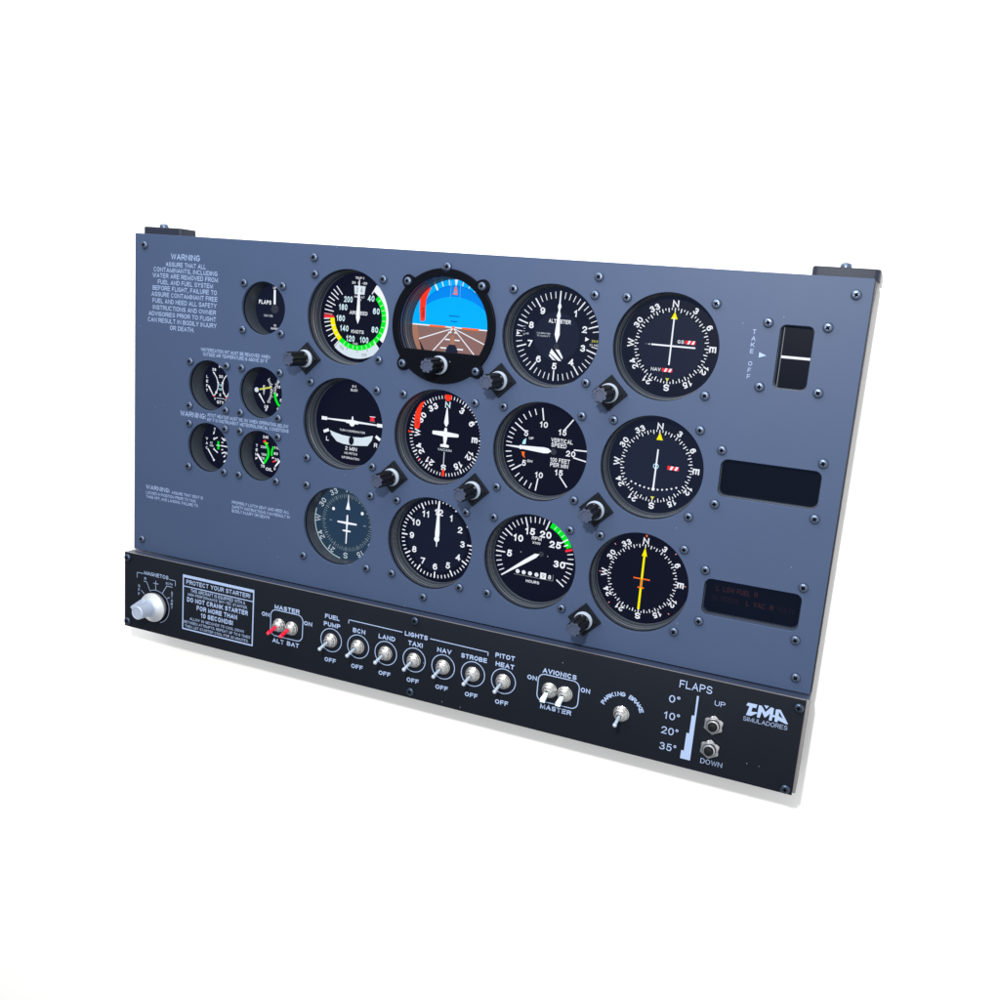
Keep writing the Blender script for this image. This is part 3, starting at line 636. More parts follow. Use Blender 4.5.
g.line((-2.9, -20.2), (-2.9, -12.8), 0.35, L(5), 'ink_mark'); g.line((2.1, -20.2), (2.1, -12.8), 0.35, L(5), 'ink_mark')
g.poly([(17, 7.6), (22.5, 7.6), (21.2, 6.0), (22.4, 3.8), (17.2, 3.8), (18, 6.0)], L(3), 'ink_red'); g.line((17, 7.5), (22.6, 7.6), 0.5, L(4), 'ink_white'); g.line((17.2, 3.2), (22.6, 3.2), 0.3, L(4), 'ink_mark')
dialface(p, c, g)
g = G(); ts = L(12), L(9)
g.prism([(-31.9, -0.8), (-31.9, 2.3), (-26.2, 2.2), (-26.2, 1.3), (-6, 1.9), (-1.0, 2.4), (-0.7, 5.2), (0, 5.8), (0.5, 5.2), (0.8, 2.4), (6, 1.8), (25, 1.3), (25, 2.3), (30.2, 2.2), (30.2, -0.7), (25, -0.8), (25, 0.1), (6.5, 0.0), (5.8, -0.9), (2.6, -0.9), (1.8, -2.4), (0.4, -3.3), (-0.9, -3.3), (-2.4, -2.4), (-3.2, -0.9), (-6.4, -0.9), (-6.4, -0.1), (-26.2, 0.2), (-26.2, -0.7)], ts[0], ts[1], 'ink_white')
build('aircraft_symbol', g, p, (c[0], c[1], 0), smooth=0)

# --- vertical speed
c = BIG['vsi']; p = housing('vertical_speed_indicator', c, 40, D, 'vertical speed dial with white needle pointing left')
g = G(); g.disc(0, 0, 38.3, Z0, 'screen_dark', 96)
for a_, b_ in (((-29.2, 19.0), (-20, 13)), ((-6.5, 33.5), (-4.6, 23.6)), ((20.7, 27.2), (14, 18.1)), ((34.5, 3.2), (23.3, 2.9)), ((34.5, -5.2), (23.6, -3.4)), ((20.4, -28.4), (13.4, -20.1)), ((-6.4, -35), (-5.0, -24.4)), ((-28.9, -20.6), (-20.7, -15.2))):
    g.line(a_, b_, 1.05, L(2), 'ink_white')
for k in range(1, 5):
    for a0, a1 in ((269, 303), (303, 349), (190, 233), (233, 269)):
        g.tick(-0.8, -0.8, a0 + (a1 - a0) * k / 5, 30.0, 35, 0.8, L(2), 'ink_white')
for t, x, y in (('10', -4.2, 20.2), ('15', 12.3, 15.8), ('20', 21.0, -0.6), ('15', 12.4, -17.3), ('10', -4.5, -21.6), ('5', -18.5, -13.4), ('5', -18.7, 11.4)): g.text(t, x, y, 4.8, L(2), 'ink_white', bold=0.025)
g.text('VERTICAL', 12.6, 8.8, 3.4, L(2), 'ink_white', w=18.5); g.text('SPEED', 10.4, 4.9, 3.4, L(2), 'ink_white', w=13)
g.text('100 FEET', 12.5, -7.3, 3.4, L(2), 'ink_white', w=17); g.text('PER MIN', 12.2, -11.3, 3.4, L(2), 'ink_white', w=15.5)
g.text('UP', -13.9, 7.8, 2.0, L(2), 'ink_white', w=4.0); g.text('DN', -13.4, -11.2, 2.0, L(2), 'ink_white', w=4.4)
g.poly([(-18.3, 7.4), (-20.6, 5.4), (-21.6, 2.2), (-18.6, 2.2), (-18.4, 4.6)], L(2), 'ink_light_blue'); g.poly([(-21.6, -4.2), (-18.6, -4.2), (-18.8, -6.6), (-18.0, -9.4), (-20.4, -7.6)], L(2), 'ink_orange')
g.disc(6.2, -0.8, 2.6, L(2), 'ink_faint', 28)
dialface(p, c, g)
g = G(); g.prism([(-35.4, -0.2), (-35.4, -1.0), (-24, -1.5), (-22.6, -2.4), (-21, -1.9), (-2, -3.0), (1.8, -2.6), (4.6, -0.7), (1.8, 1.4), (-2, 1.8), (-21, 0.9), (-22.6, 1.2), (-24, 0.2)], L(12), L(9), 'ink_white')
build('needle', g, p, (c[0], c[1], 0), smooth=0)

# --- tachometer
c = BIG['rpm']; p = housing('tachometer', c, 40, D, 'engine speed dial with green arc and hours counter')
g = G(); g.disc(0, 0, 38.3, Z0, 'screen_dark', 96); q = (-2, 0)
for k in range(36):
    a = 234.3 + 7.19 * k
    if k in (21, 22, 23, 24, 26, 27): continue
    if k == 25: g.tick(*q, a, 26.5, 34.4, 1.0, L(4), 'ink_white'); continue
    g.tick(*q, a, 26.3 if k % 5 == 0 else 29.6, 34.6, 1.1 if k % 5 == 0 else 0.75, L(2), 'ink_white')
g.arc(*q, 30, 34.6, 22.5, 66, L(2), 'ink_green'); 
for a in (30.5, 38.5, 46.5): g.tick(*q, a, 30.4, 34, 0.5, L(3), 'ink_cyanish')
g.tick(*q, 61, 28.5, 32.5, 0.9, L(5), 'ink_white'); g.tick(*q, 69.3, 28.5, 34.8, 1.9, L(5), 'ink_red')
for t, x, y in (('5', -24.3, -0.1), ('10', -17.6, 14.3), ('15', -7.6, 21.6), ('20', 6.3, 21.0), ('25', 15.4, 13.9), ('30', 20.6, -2.1)): g.text(t, x, y, 5.9, L(3), 'ink_white', bold=0.035)
g.text('RPM', -1.2, 16.5, 3.0, L(3), 'ink_white', w=8.6); g.text('X100', -1.1, 12.6, 2.0, L(3), 'ink_white', w=7); g.text('HOURS', -1.4, -21.2, 2.4, L(3), 'ink_white', w=12)
g.line((-18.8, -17.2), (16.2, -17.2), 0.4, L(3), 'ink_mark'); g.line((16.2, -17.2), (16.2, -11.8), 0.4, L(3), 'ink_mark')
for i, x in enumerate((-15.5, -10, -4.3, 1.5)): g.disc(x, -14.4, 1.75, L(3), 'ink_white', 18); g.text('0', x, -14.4, 1.6, L(4), 'screen_slate', bold=0.0, w=0.9)
g.poly([(4.8, -17), (10, -17), (10, -11.8), (4.8, -11.8)], L(3), 'ink_white'); g.text('9', 7.4, -14.4, 3.4, L(4), 'ink_mark')
g.text('8', 13.2, -14.4, 3.6, L(4), 'ink_white')
g.disc(4.0, 3.9, 2.3, L(2), 'ink_faint', 28); g.disc(-14.1, 2.7, 0.6, L(3), 'ink_mark', 12); g.disc(9.8, 3.0, 0.6, L(3), 'ink_mark', 12)
dialface(p, c, g)
g = G(); g.prism([(-29.9, -19.6), (-29.6, -20.5), (-8, -5.6), (0.0, 0.2), (2.6, 3.6), (-1.5, 3.4), (-10, -3.0)], L(12), L(9), 'ink_white')
build('needle', g, p, (c[0], c[1], 0), smooth=0)

# --- clock
c = BIG['clk']; p = housing('clock', c, 40, D, 'twelve hour clock dial with both hands at twelve')
g = G(); g.disc(0, 0, 38.3, Z0, 'screen_dark', 96); g.disc(-1.2, 0, 28.5, L(1), 'screen_slate', 72); q = (-1.2, -0.2)
for k in range(60):
    if k in (1, 2, 3, 4): g.tick(*q, k * 6, 33, 34.2, 0.9, L(2), 'ink_white'); continue
    if 5 < k < 15 and k % 5: continue
    g.tick(*q, k * 6, 29.0 if k % 5 == 0 and k not in (5, 10) else 31.6, 34.6, 1.25 if k % 5 == 0 else 0.85, L(2), 'ink_white')
for i in range(1, 13):
    a = R(30 * i); g.text(str(i), q[0] + (24.6 if i != 12 else 24.4) * math.sin(a), q[1] + 24.4 * math.cos(a), 5.6, L(3), 'ink_white', bold=0.028)
dialface(p, c, g)
g = G(); g.prism([(-1.9, 34), (-0.9, 34), (1.0, 6), (0.9, 2.4), (-3.1, 2.4), (-3.2, 6)], L(12), L(9), 'ink_white'); g.disc(-1.2, 0.4, 2.5, L(13), 'ink_white', 28); g.poly([(-1.7, -2), (-0.5, -2), (-0.7, -6.4), (-1.4, -6.4)], L(12), 'ink_white')
build('clock_hands', g, p, (c[0], c[1], 0), smooth=0)

# --- compass card
c = (-P, -P); p = housing('compass', c, 34.9, D, 'small teal compass dial left of the clock', step=False)
g = G(); g.disc(0, 0, 34.8, Z0, 'screen_teal', 96); g.disc(-0.3, -0.2, 20.3, L(1), 'screen_teal_dark', 72)
for i in range(72): g.tick(-0.5, 0, i * 5, 22.6 if i % 2 == 0 else 23.6, 26.4, 0.45 if i % 6 else 0.8, L(2), 'ink_muted_dim')
for i, t in enumerate(['N', '3', '6', 'E', '12', '15', 'S', '21', '24', 'W', '30', '33']):
    a = R(i * 30); g.text(t, -0.5 + 30.7 * math.sin(a), 30.7 * math.cos(a), 5.4 if i % 3 == 0 else 5.0, L(2), 'ink_muted', rot=-i * 30, bold=0.012)
g.poly([(-0.5, 26), (-0.1, 26), (0.2, 20), (2.0, 12.3), (-2.5, 12.3), (-0.7, 20)], L(3), 'ink_white')
g.disc(-15.4, 11, 1.5, L(3), 'ink_white', 20); g.disc(14.7, 11, 1.5, L(3), 'ink_white', 20); g.line((-19, 0.1), (-16.6, 0.1), 0.9, L(3), 'ink_muted_dim'); g.line((16.4, 0), (19, 0), 0.9, L(3), 'ink_muted_dim')
g.arc(0, 0, 34.2, 34.8, 190, 285, L(2), 'ink_cyanish')
dialface(p, c, g)
g = G(); z_ = L(12)
g.prism([(-1.0, 7.4), (0.4, 7.4), (0.6, 0.9), (9.4, 0.7), (10, 0), (9.4, -0.8), (0.5, -1.1), (0.3, -6.6), (3.4, -6.8), (3.9, -7.4), (3.4, -8.1), (0.3, -8.2), (0.1, -19.3), (-0.9, -19.3), (-0.9, -8.2), (-4.2, -8.1), (-4.7, -7.4), (-4.2, -6.8), (-1.0, -6.6), (-1.1, -1.1), (-10, -0.8), (-10.7, 0), (-10, 0.7), (-1.2, 0.9)], L(12), L(9), 'ink_white')
build('aircraft_symbol', g, p, (c[0], c[1], 0), smooth=0)

# --- five small gauges, 20 mm deep
D = 20.0; Z0 = D + 0.1
SB = 0.03
c = SMALL['fuel']; p = housing('fuel_gauge', c, 23, D, 'small twin fuel quantity dial, upper left of the four', step=False)
g = G(); g.disc(0, 0, 22.6, Z0, 'screen_dark', 72)
for i, t in enumerate('LEFT'): g.text(t, -17.9, 5.9 - 4.3 * i, 2.5, L(2), 'ink_white', bold=SB)
for i, t in enumerate('RIGHT'): g.text(t, 13.5, 5.9 - 3.6 * i, 2.3, L(2), 'ink_white', bold=SB)
for pts in ([(-10.2, 10.1), (-7.0, 6), (-5.2, 1.5), (-5.3, -4), (-7.0, -8), (-9.7, -11.6)], [(5.2, 10.1), (1.8, 6), (0, 1.5), (0.1, -4), (1.8, -8), (4.9, -11.6)]):
    for a_, b_ in zip(pts, pts[1:]): g.line(a_, b_, 0.9, L(2), 'ink_white')
    for a_ in pts[::2]: g.line((a_[0] - 1, a_[1] + 0.6), (a_[0] + 1, a_[1] - 0.6), 1.1, L(3), 'ink_white')
for t, x, y in (('26', -10, 13.2), ('20', -2.0, 7.4), ('5', -2.5, -10), ('FUEL', 0.5, 16.6)): g.text(t, x, y, 2.6, L(2), 'ink_white', bold=SB)
g.text('15', -2.6, -0.8, 2.2, L(2), 'ink_light_blue', bold=SB); g.text('10', -2.6, -4.6, 2.2, L(2), 'ink_light_blue', bold=SB)
g.text('0', -8.4, -14, 2.2, L(2), 'ink_white'); g.text('0', 4.2, -14, 2.2, L(2), 'ink_white'); g.line((-6.8, -13.2), (2.8, -13.2), 0.5, L(2), 'ink_silver'); g.text('QTY', -2.2, -16.9, 2.8, L(2), 'ink_white', w=8, bold=SB)
g.disc(-9.6, -11.8, 0.8, L(4), 'ink_red', 12); g.disc(4.8, -11.8, 0.8, L(4), 'ink_red', 12)
dialface(p, c, g)
for a_, b_ in (((-15.8, -2.6), (-9.9, -11.4)), ((9.8, -4), (5.1, -11.4))):
    g = G(); g.line(a_, b_, 1.6, L(12), 'ink_white', 0.7); build('needle', g, p, (c[0], c[1], 0), smooth=0)
c = SMALL['temp']; p = housing('exhaust_and_fuel_flow_gauge', c, 23, D, 'small twin dial with yellow needle and short green arc', step=False)
g = G(); g.disc(0, 0, 22.6, Z0, 'screen_dark', 72)
for k in range(18):
    a = 42 + 4.9 * k * 1.0; g.tick(-18.8, 0, 50 + k * 4.6, 15.2, 17.4 if k % 4 else 18.6, 0.5, L(2), 'ink_white')
for k in range(10): g.tick(18, 0, 308 - k * 4.6, 15.4, 17.6 if k % 3 else 18.4, 0.5, L(2), 'ink_white')
g.arc(18, 0, 15.6, 17.9, 268, 222, L(2), 'ink_green')
for i, t in enumerate('EGT'): g.text(t, -10.8, 3.6 - 3.2 * i, 2.3, L(2), 'ink_white', bold=SB)
for t, x, y in (('25', -7.6, -14.6), ('F', -7.4, -17.6), ('9', 3.7, -2.4), ('13', 5.2, 5), ('5', 8, -7), ('0', 5.2, -15.4), ('FLOW', 10.2, 9.4)): g.text(t, x, y, 2.6, L(2), 'ink_white', bold=SB)
g.disc(-18.8, -0.1, 2.3, L(4), 'ink_silver', 24)
dialface(p, c, g)
g = G(); g.line((-15.4, 0.7), (-2.1, 4.0), 1.5, L(12), 'ink_straw'); build('needle', g, p, (c[0], c[1], 0), smooth=0)
g = G(); g.line((-15.7, -3.2), (-9.4, -11.6), 1.7, L(12), 'ink_white', 0.8); build('needle', g, p, (c[0], c[1], 0), smooth=0)
c = SMALL['vac']; p = housing('vacuum_and_ammeter_gauge', c, 23, D, 'small twin dial with a tiny green mark, lower left of the four', step=False)
g = G(); g.disc(0, 0, 22.6, Z0, 'screen_dark', 72)
for i, t in enumerate('VAC'): g.text(t, -17.1, 4.6 - 4.4 * i, 2.4, L(2), 'ink_white', bold=SB)
g.text('7', -8.2, 14.6, 2.6, L(2), 'ink_white', bold=SB); g.line((-9.6, 9.6), (-8.4, 12.6), 1.1, L(2), 'ink_white')
g.text('IN', -11.8, 1.2, 2.0, L(2), 'ink_silver', bold=SB); g.text('HG', -11.4, -1.6, 2.0, L(2), 'ink_silver', bold=SB)
g.poly([(-4.6, 3.6), (-2.6, 3.6), (-2.4, -4.2), (-4.4, -4.2)], L(3), 'ink_green'); g.disc(-3.5, -0.4, 1.6, L(4), 'ink_green', 16); g.line((-6, -0.4), (-1, -0.4), 0.5, L(5), 'ink_cyanish')
g.line((-8.2, 5.4), (-4.6, 7.2), 1.0, L(2), 'ink_white'); g.text('6', -8.6, 5.4, 2.4, L(3), 'ink_white', bold=SB); g.line((-8.6, -4.6), (-4.0, -7.6), 1.1, L(2), 'ink_white'); g.text('4', -8.6, -4.4, 2.2, L(3), 'ink_white', bold=SB)
for x0, y0, x1, y1 in ((0.2, 7.6, 3.6, 4.6), (0.2, 3.4, 2, 2.6), (-0.6, -0.2, 6.6, -0.4), (0.2, -4.2, 2, -3.6), (0.6, -7.6, 4.4, -5.8), (2.8, -10.6, 5, -9.2), (3, -15.6, 5.6, -13.6)): g.line((x0, y0), (x1, y1), 1.1, L(2), 'ink_white')
g.text('60', 4.4, 6.2, 2.4, L(3), 'ink_white', bold=SB); g.text('30', 6.2, -6.6, 2.4, L(3), 'ink_white', bold=SB); g.text('AMP', 10.6, 0, 2.4, L(3), 'ink_white', bold=SB)
dialface(p, c, g)
g = G(); g.line((-15.4, -5.0), (-8.2, -14.6), 1.3, L(12), 'ink_white', 0.9); g.disc(-8, -15, 1.1, L(12), 'ink_white', 12); build('needle', g, p, (c[0], c[1], 0), smooth=0)
c = SMALL['oil']; p = housing('oil_gauge', c, 23, D, 'small twin oil dial with two green arcs, lower right of the four', step=False)
g = G(); g.disc(0, 0, 22.6, Z0, 'screen_dark', 72)
for i, t in enumerate('TEMP'): g.text(t, -17.2, 5.4 - 4.1 * i, 2.5, L(2), 'ink_white', bold=SB)
g.text('245', -7.6, 14.6, 2.6, L(2), 'ink_white', bold=SB, w=6)
pts = [(-8.6, 10.4), (-6.2, 7.4), (-4.4, 3.6), (-3.8, 0.2), (-4.4, -3.6), (-6.6, -7.4), (-8.2, -9.6)]
for a_, b_ in zip(pts, pts[1:]): g.line(a_, b_, 2.3, L(2), 'ink_green'); g.disc(*b_, 1.15, L(2) - 0.02, 'ink_green', 12)
g.line((-10, 9.6), (-7.4, 11.6), 1.9, L(4), 'ink_red'); g.line((-7.0, 8.4), (-4.6, 9.4), 0.8, L(4), 'ink_yellow')
g.line((1.4, 6.8), (-0.1, 3.0), 2.0, L(2), 'ink_green'); g.line((-0.1, 3.0), (-0.3, -2.0), 2.0, L(2) - 0.01, 'ink_green')
for t, x, y in (('200', -9.6, 5.0), ('150', -9, -2.0), ('75', -10.2, -5.8)): g.text(t, x, y, 2.4, L(3), 'ink_silver', bold=SB)
for t, x, y in (('115', 5.2, 6.0), ('60', 4.4, 0.6), ('20', 5.8, -5.0), ('0', 3.6, -13.7), ('75', -9.8, -13.2)): g.text(t, x, y, 2.6, L(3), 'ink_white', bold=SB)
g.line((1.0, -7.6), (4.4, -6.0), 1.4, L(3), 'ink_red'); g.line((0.2, -3.8), (2.4, -3.6), 1.2, L(3), 'ink_white'); g.text('OIL', -2.6, -15.2, 3.0, L(3), 'ink_white', bold=SB, w=7.6)
for i, t in enumerate('PRESS'): g.text(t, 10.6, 8.4 - 3.3 * i, 2.2, L(2), 'ink_white', bold=SB)
dialface(p, c, g)
for a_, b_ in (((-15.8, -2.4), (-8.6, -11)), ((9.4, -5.4), (4.2, -11.6))):
    g = G(); g.line(a_, b_, 1.9, L(12), 'ink_white', 1.2); build('needle', g, p, (c[0], c[1], 0), smooth=0)
c = SMALL['flap']; p = housing('flap_indicator', c, 23, D, 'small round flap position dial with white upright pointer', step=False)
g = G(); g.disc(0, 0, 22.6, Z0, 'screen_slate', 72)
g.text('FLAPS', -12.6, 5.2, 3.6, L(2), 'ink_white', bold=0.035, w=13.5); g.text('Nav Ind', -8.6, -6.6, 2.0, L(2), 'ink_silver', w=9.6, bold=0.01)
g.text('UP', -2.7, 18.4, 1.9, L(2), 'ink_white', w=3.4); g.text('10', -1.2, -14.8, 1.9, L(2), 'ink_white'); g.text('DEGREES', -1.4, -17.6, 1.6, L(2), 'ink_white', w=8)
g.disc(-2.0, -0.1, 4.0, L(2), 'ink_faint', 36)
dialface(p, c, g)
g = G(); g.prism([(-3.2, 16.8), (-1.2, 16.8), (-0.8, 4), (-3.0, 4)], L(12), L(9), 'ink_white'); build('needle', g, p, (c[0], c[1], 0), smooth=0)

# ------------------------------------------------------------------ rectangular windows
def window(name, k, r, depth, label):
    x0, x1, y0, y1 = WIN[k]; c = ((x0 + x1) / 2, (y0 + y1) / 2); g = G()
    rings = [(0.2, 2.9, 'groove_black'), (0.7, 3.2, 'groove_black'), (0.7, 4.4, 'groove_black'), (-0.5, 4.6, 'window_wall'), (-0.7, depth, 'window_wall')]
    prev = None
    for e_, z, m in rings:
        ps = [(x - c[0], y - c[1], z) for x, y in rrect(x0 - e_, x1 + e_, y0 - e_, y1 + e_, r)]
        n = len(ps)
        if prev: g.add(prev + ps, [(i, (i + 1) % n, n + (i + 1) % n, n + i) for i in range(n)], m)
        prev = ps
    g.prism([(x - c[0], y - c[1]) for x, y in rrect(x0 - 3, x1 + 3, y0 - 3, y1 + 3, r)], depth + 0.6, depth + 3, 'frame_black')
    return build(name, g, root, (c[0], c[1], 0), smooth=30, label=label), c
def wscreen(p, c, k, depth):
    x0, x1, y0, y1 = WIN[k]; g = G()
    g.poly([(x - c[0], y - c[1]) for x, y in rrect(x0 + 0.3, x1 - 0.3, y0 + 0.3, y1 - 0.3, 3)], depth, 'screen_glass')
    return g
p, c = window('trim_position_window', 'trim', 4.2, 7.5, 'narrow upright dark window crossed by a white line')
g = wscreen(p, c, 'trim', 7.6)
build('screen', g, p, (c[0], c[1], 0), smooth='flat')
g = G(); g.prism([(-9.6, 0.9), (11.4, 0.9), (11.4, -0.9), (-9.6, -0.9)], 7.0, 7.5, 'ink_white'); build('trim_pointer', g, p, (c[0], c[1], 0), smooth=0)
g = G(); g.prism([(-9.6, 20.8), (-9.2, 20.8), (-9.2, -21), (-9.6, -21)], 6.6, 7.5, 'ink_mark'); build('glass_edge', g, p, (c[0], c[1], 0), smooth=0)
p, c = window('display_window', 'upper', 5.2, 8, 'blank dark rectangular display window, the upper of two')
build('screen', wscreen(p, c, 'upper', 8.1), p, (c[0], c[1], 0), smooth='flat')
p, c = window('display_window', 'lower', 5.2, 8, 'dark rectangular warning display with dim red words, the lower of two')
g = wscreen(p, c, 'lower', 8.1)
g.text('L  LOW FUEL  R', -12, 5.8, 3.9, 8.0, 'ink_dark_red', w=31, bold=0.0); g.text('L  VAC  R', 6, -1.9, 3.9, 8.0, 'ink_dark_red', w=20, bold=0.0)
g.text('OIL PRESS', -20, -2.0, 3.9, 8.0, 'ink_faint_red', w=20, bold=0.0); g.text('VOLTS', 25.5, -2.0, 3.9, 8.0, 'ink_faint_red', w=12, bold=0.0)
build('screen', g, p, (c[0], c[1], 0), smooth='flat')

# ------------------------------------------------------------------ lettering printed on the plate
ZP = -0.05
def block(name, parent, rows, z, m, label=None, bold=0.012):
    g = G()
    for t, xa, xb, y, h in rows: g.text(t, (xa + xb) / 2, y, h, z, m, w=xb - xa, bold=bold)
    return build(name, g, parent, (0, 0, 0), smooth='flat', label=label)
block('warning_lettering', face, [('WARNING', -280, -247.3, 131.4, 5.2), ('ASSURE THAT ALL', -286, -240.5, 124.3, 4.0), ('CONTAMINANTS, INCLUDING', -300, -227.5, 119, 4.0),
 ('WATER ARE REMOVED FROM', -301, -227, 113.6, 4.0), ('FUEL AND FUEL SYSTEM', -295, -232.3, 107.9, 4.0), ('BEFORE FLIGHT, FAILURE TO', -301, -227.8, 102.3, 4.0),
 ('ASSURE CONTAMINANT FREE', -302.3, -227, 96.6, 4.0), ('FUEL AND HEED ALL SAFETY', -301, -228, 90.7, 4.0), ('INSTRUCTIONS AND OWNER', -300.5, -228.4, 84.6, 4.0),
 ('ADVISORIES PRIOR TO FLIGHT', -305.5, -228.2, 78.7, 4.0), ('CAN RESULT IN BODILY INJURY', -306.3, -227.5, 73, 4.0), ('OR DEATH.', -280.4, -252.7, 67.1, 4.0)], ZP, 'lettering_pale', 'tall fuel warning text at the top left corner', bold=0.010)
block('warning_lettering', face, [('WINTERIZATION KIT MUST BE REMOVED WHEN', -244.4, -168.4, 50.6, 3.1), ('OUTSIDE AIR TEMPERATURE IS ABOVE 20° F.', -242, -170.4, 46.6, 3.1)], ZP, 'lettering_pale', 'two lines of small text above the four small gauges')
block('warning_lettering', face, [('WARNING:', -266.9, -237.4, -10.7, 4.8), ('PITOT HEATER MUST BE ON WHEN OPERATING BELOW', -235.3, -146.5, -8.9, 3.1), ('40° F IN INSTRUMENT METEOROLOGICAL CONDITIONS', -236, -146, -13.0, 3.1)], ZP, 'lettering_pale', 'small warning text between the four small gauges')
block('warning_lettering', face, [('WARNING:', -307.3, -278.3, -87.2, 4.3), ('ASSURE THAT SEAT IS', -276, -239, -88.3, 2.8), ('LOCKED IN POSITION PRIOR TO TAXI,', -307.2, -246.8, -92.7, 2.8), ('TAKE-OFF, AND LANDING. FAILURE TO', -307.2, -244.8, -96.8, 2.8)], ZP, 'lettering_pale', 'small warning text near the lower left corner')
block('warning_lettering', face, [('PROPERLY LATCH SEAT AND HEED ALL', -205.5, -142, -86.9, 2.8), ('SAFETY INSTRUCTIONS CAN RESULT IN', -205.3, -141.5, -91.1, 2.8), ('BODILY INJURY OR DEATH', -205.2, -163.3, -95, 2.8)], ZP, 'lettering_pale', 'small text to the left of the teal compass dial')
g = G()
for t, y in zip('TAKEOFF', (108.3, 103.6, 99.1, 94.5, 85.6, 80.9, 76.3)): g.text(t, 246.3, y, 3.1, ZP, 'lettering_pale', bold=0.004)
g.poly([(251.6, 90.4), (251.6, 94.2), (256.8, 92.3)], ZP, 'lettering_pale')
build('take_off_lettering', g, face, smooth='flat')

# ------------------------------------------------------------------ rotary knobs with diamond bases
def knob_stack(parent_part, ring_r=7.6, r=6.15, z1=-29.5, zb=-4):
    g = G(); g.lathe([(ring_r, zb + 0.4), (ring_r, zb - 1.2), (ring_r - 0.5, zb - 1.8), (r + 0.1, zb - 4.4), (4, zb - 4.4)], 'pointer_ring', 40)
    build('washer', g, parent_part, tuple(x / MM for x in (POS[parent_part.name].x, POS[parent_part.name].z, 0)), smooth=35)
    def fl(a, j): return 1 - 0.17 * max(0, math.cos(8 * a + 0.6)) ** 0.6
    g = G(); g.lathe([(r + 0.5, zb - 4.5), (r + 0.5, zb - 5.6), (r + 0.15, zb - 6.2), (r, z1 + 0.8), (r - 0.5, z1)], 'knob_black', 128, mod=lambda a, j: 1 if j < 2 else fl(a, j))
    g.lathe([(r - 0.5, z1), (3.6, z1 - 0.05), (3.3, z1 + 0.5), (0.1, z1 + 0.55)], 'knob_cap', 128, mod=lambda a, j: fl(a, j) if j == 0 else 1)
    build('knob_cap', g, parent_part, tuple(x / MM for x in (POS[parent_part.name].x, POS[parent_part.name].z, 0)), smooth=28)
KN = [(-129.4, 53.3, 'knob at the lower left of the airspeed dial'), (53.4, 53.2, 'knob at the lower left of the altimeter'), (145.0, 53.3, 'knob at the lower left of the upper course dial'),
      (-37.9, -38.5, 'knob at the lower left of the heading dial'), (38.0, -38.6, 'knob at the lower right of the heading dial'), (143.8, -38.7, 'knob at the lower left of the middle course dial'), (143.6, -129.7, 'knob at the lower left of the direction dial')]
k0 = None
for x, y, lb in KN:
    if k0 is None:
        g = G(); h = 14.0
        g.prism([(h, 0), (0, h), (-h, 0), (0, -h)], -2.4, -0.05, 'knob_base', ch=0.5)
        g.prism([(11.2, 0), (0, 11.2), (-11.2, 0), (0, -11.2)], -4, -2.4, 'knob_base', ch=0.6)
        k0 = build('rotary_knob', g, root, (x, y, 0), smooth=0, label='black fluted ' + lb)
        knob_stack(k0)
    else: copy_part(k0, root, (x, y, 0), 'black fluted ' + lb)
g = G(); g.lathe([(8.6, -3.1), (8.6, -3.9), (8.2, -4.2), (5, -4.2)], 'bezel_black', 40)
k = build('rotary_knob', g, root, (0.2, 60.4, 0), smooth=35, label='black fluted knob on the attitude dial bezel')
knob_stack(k, z1=-27, zb=-4)

# magneto selector
g = G(); g.lathe([(15.2, -12.05), (15.2, -12.9), (8, -12.9)], 'bezel_black', 64)
mk = build('magneto_knob', g, root, (-283.4, -201.0, 0), smooth=35, label='large silver magneto selector knob at the far left of the strip')
g = G()
g.lathe([(13.6, -12.9), (14.3, -15.2), (14.4, -16.8), (14.1, -17.4), (8.6, -20.6)], 'silver_plastic', 72)
g.lathe([(8.6, -20.6), (7.4, -21.6), (6.9, -24), (6.6, -36.6), (6.2, -37.2), (5.6, -37.4), (5.4, -37.0), (0.1, -37.0)], 'barrel_plastic', 72)
dx, dy = math.cos(R(147)), math.sin(R(147)); nx, ny = -dy, dx
def q_(r, s, z): return (dx * r + nx * s, dy * r + ny * s, z)
vs = [q_(4, 2.2, -19.4), q_(4, -2.2, -19.4), q_(13, -1.2, -18.0), q_(13, 1.2, -18.0), q_(4, 1.6, -37.2), q_(4, -1.6, -37.2), q_(9.0, -0.9, -37.0), q_(9.0, 0.9, -37.0)]
g.add(vs, [(0, 1, 2, 3), (4, 7, 6, 5), (0, 4, 5, 1), (1, 5, 6, 2), (2, 6, 7, 3), (3, 7, 4, 0)], 'barrel_plastic')
build('selector_cap', g, mk, (-283.4, -201.0, 0), smooth=30)

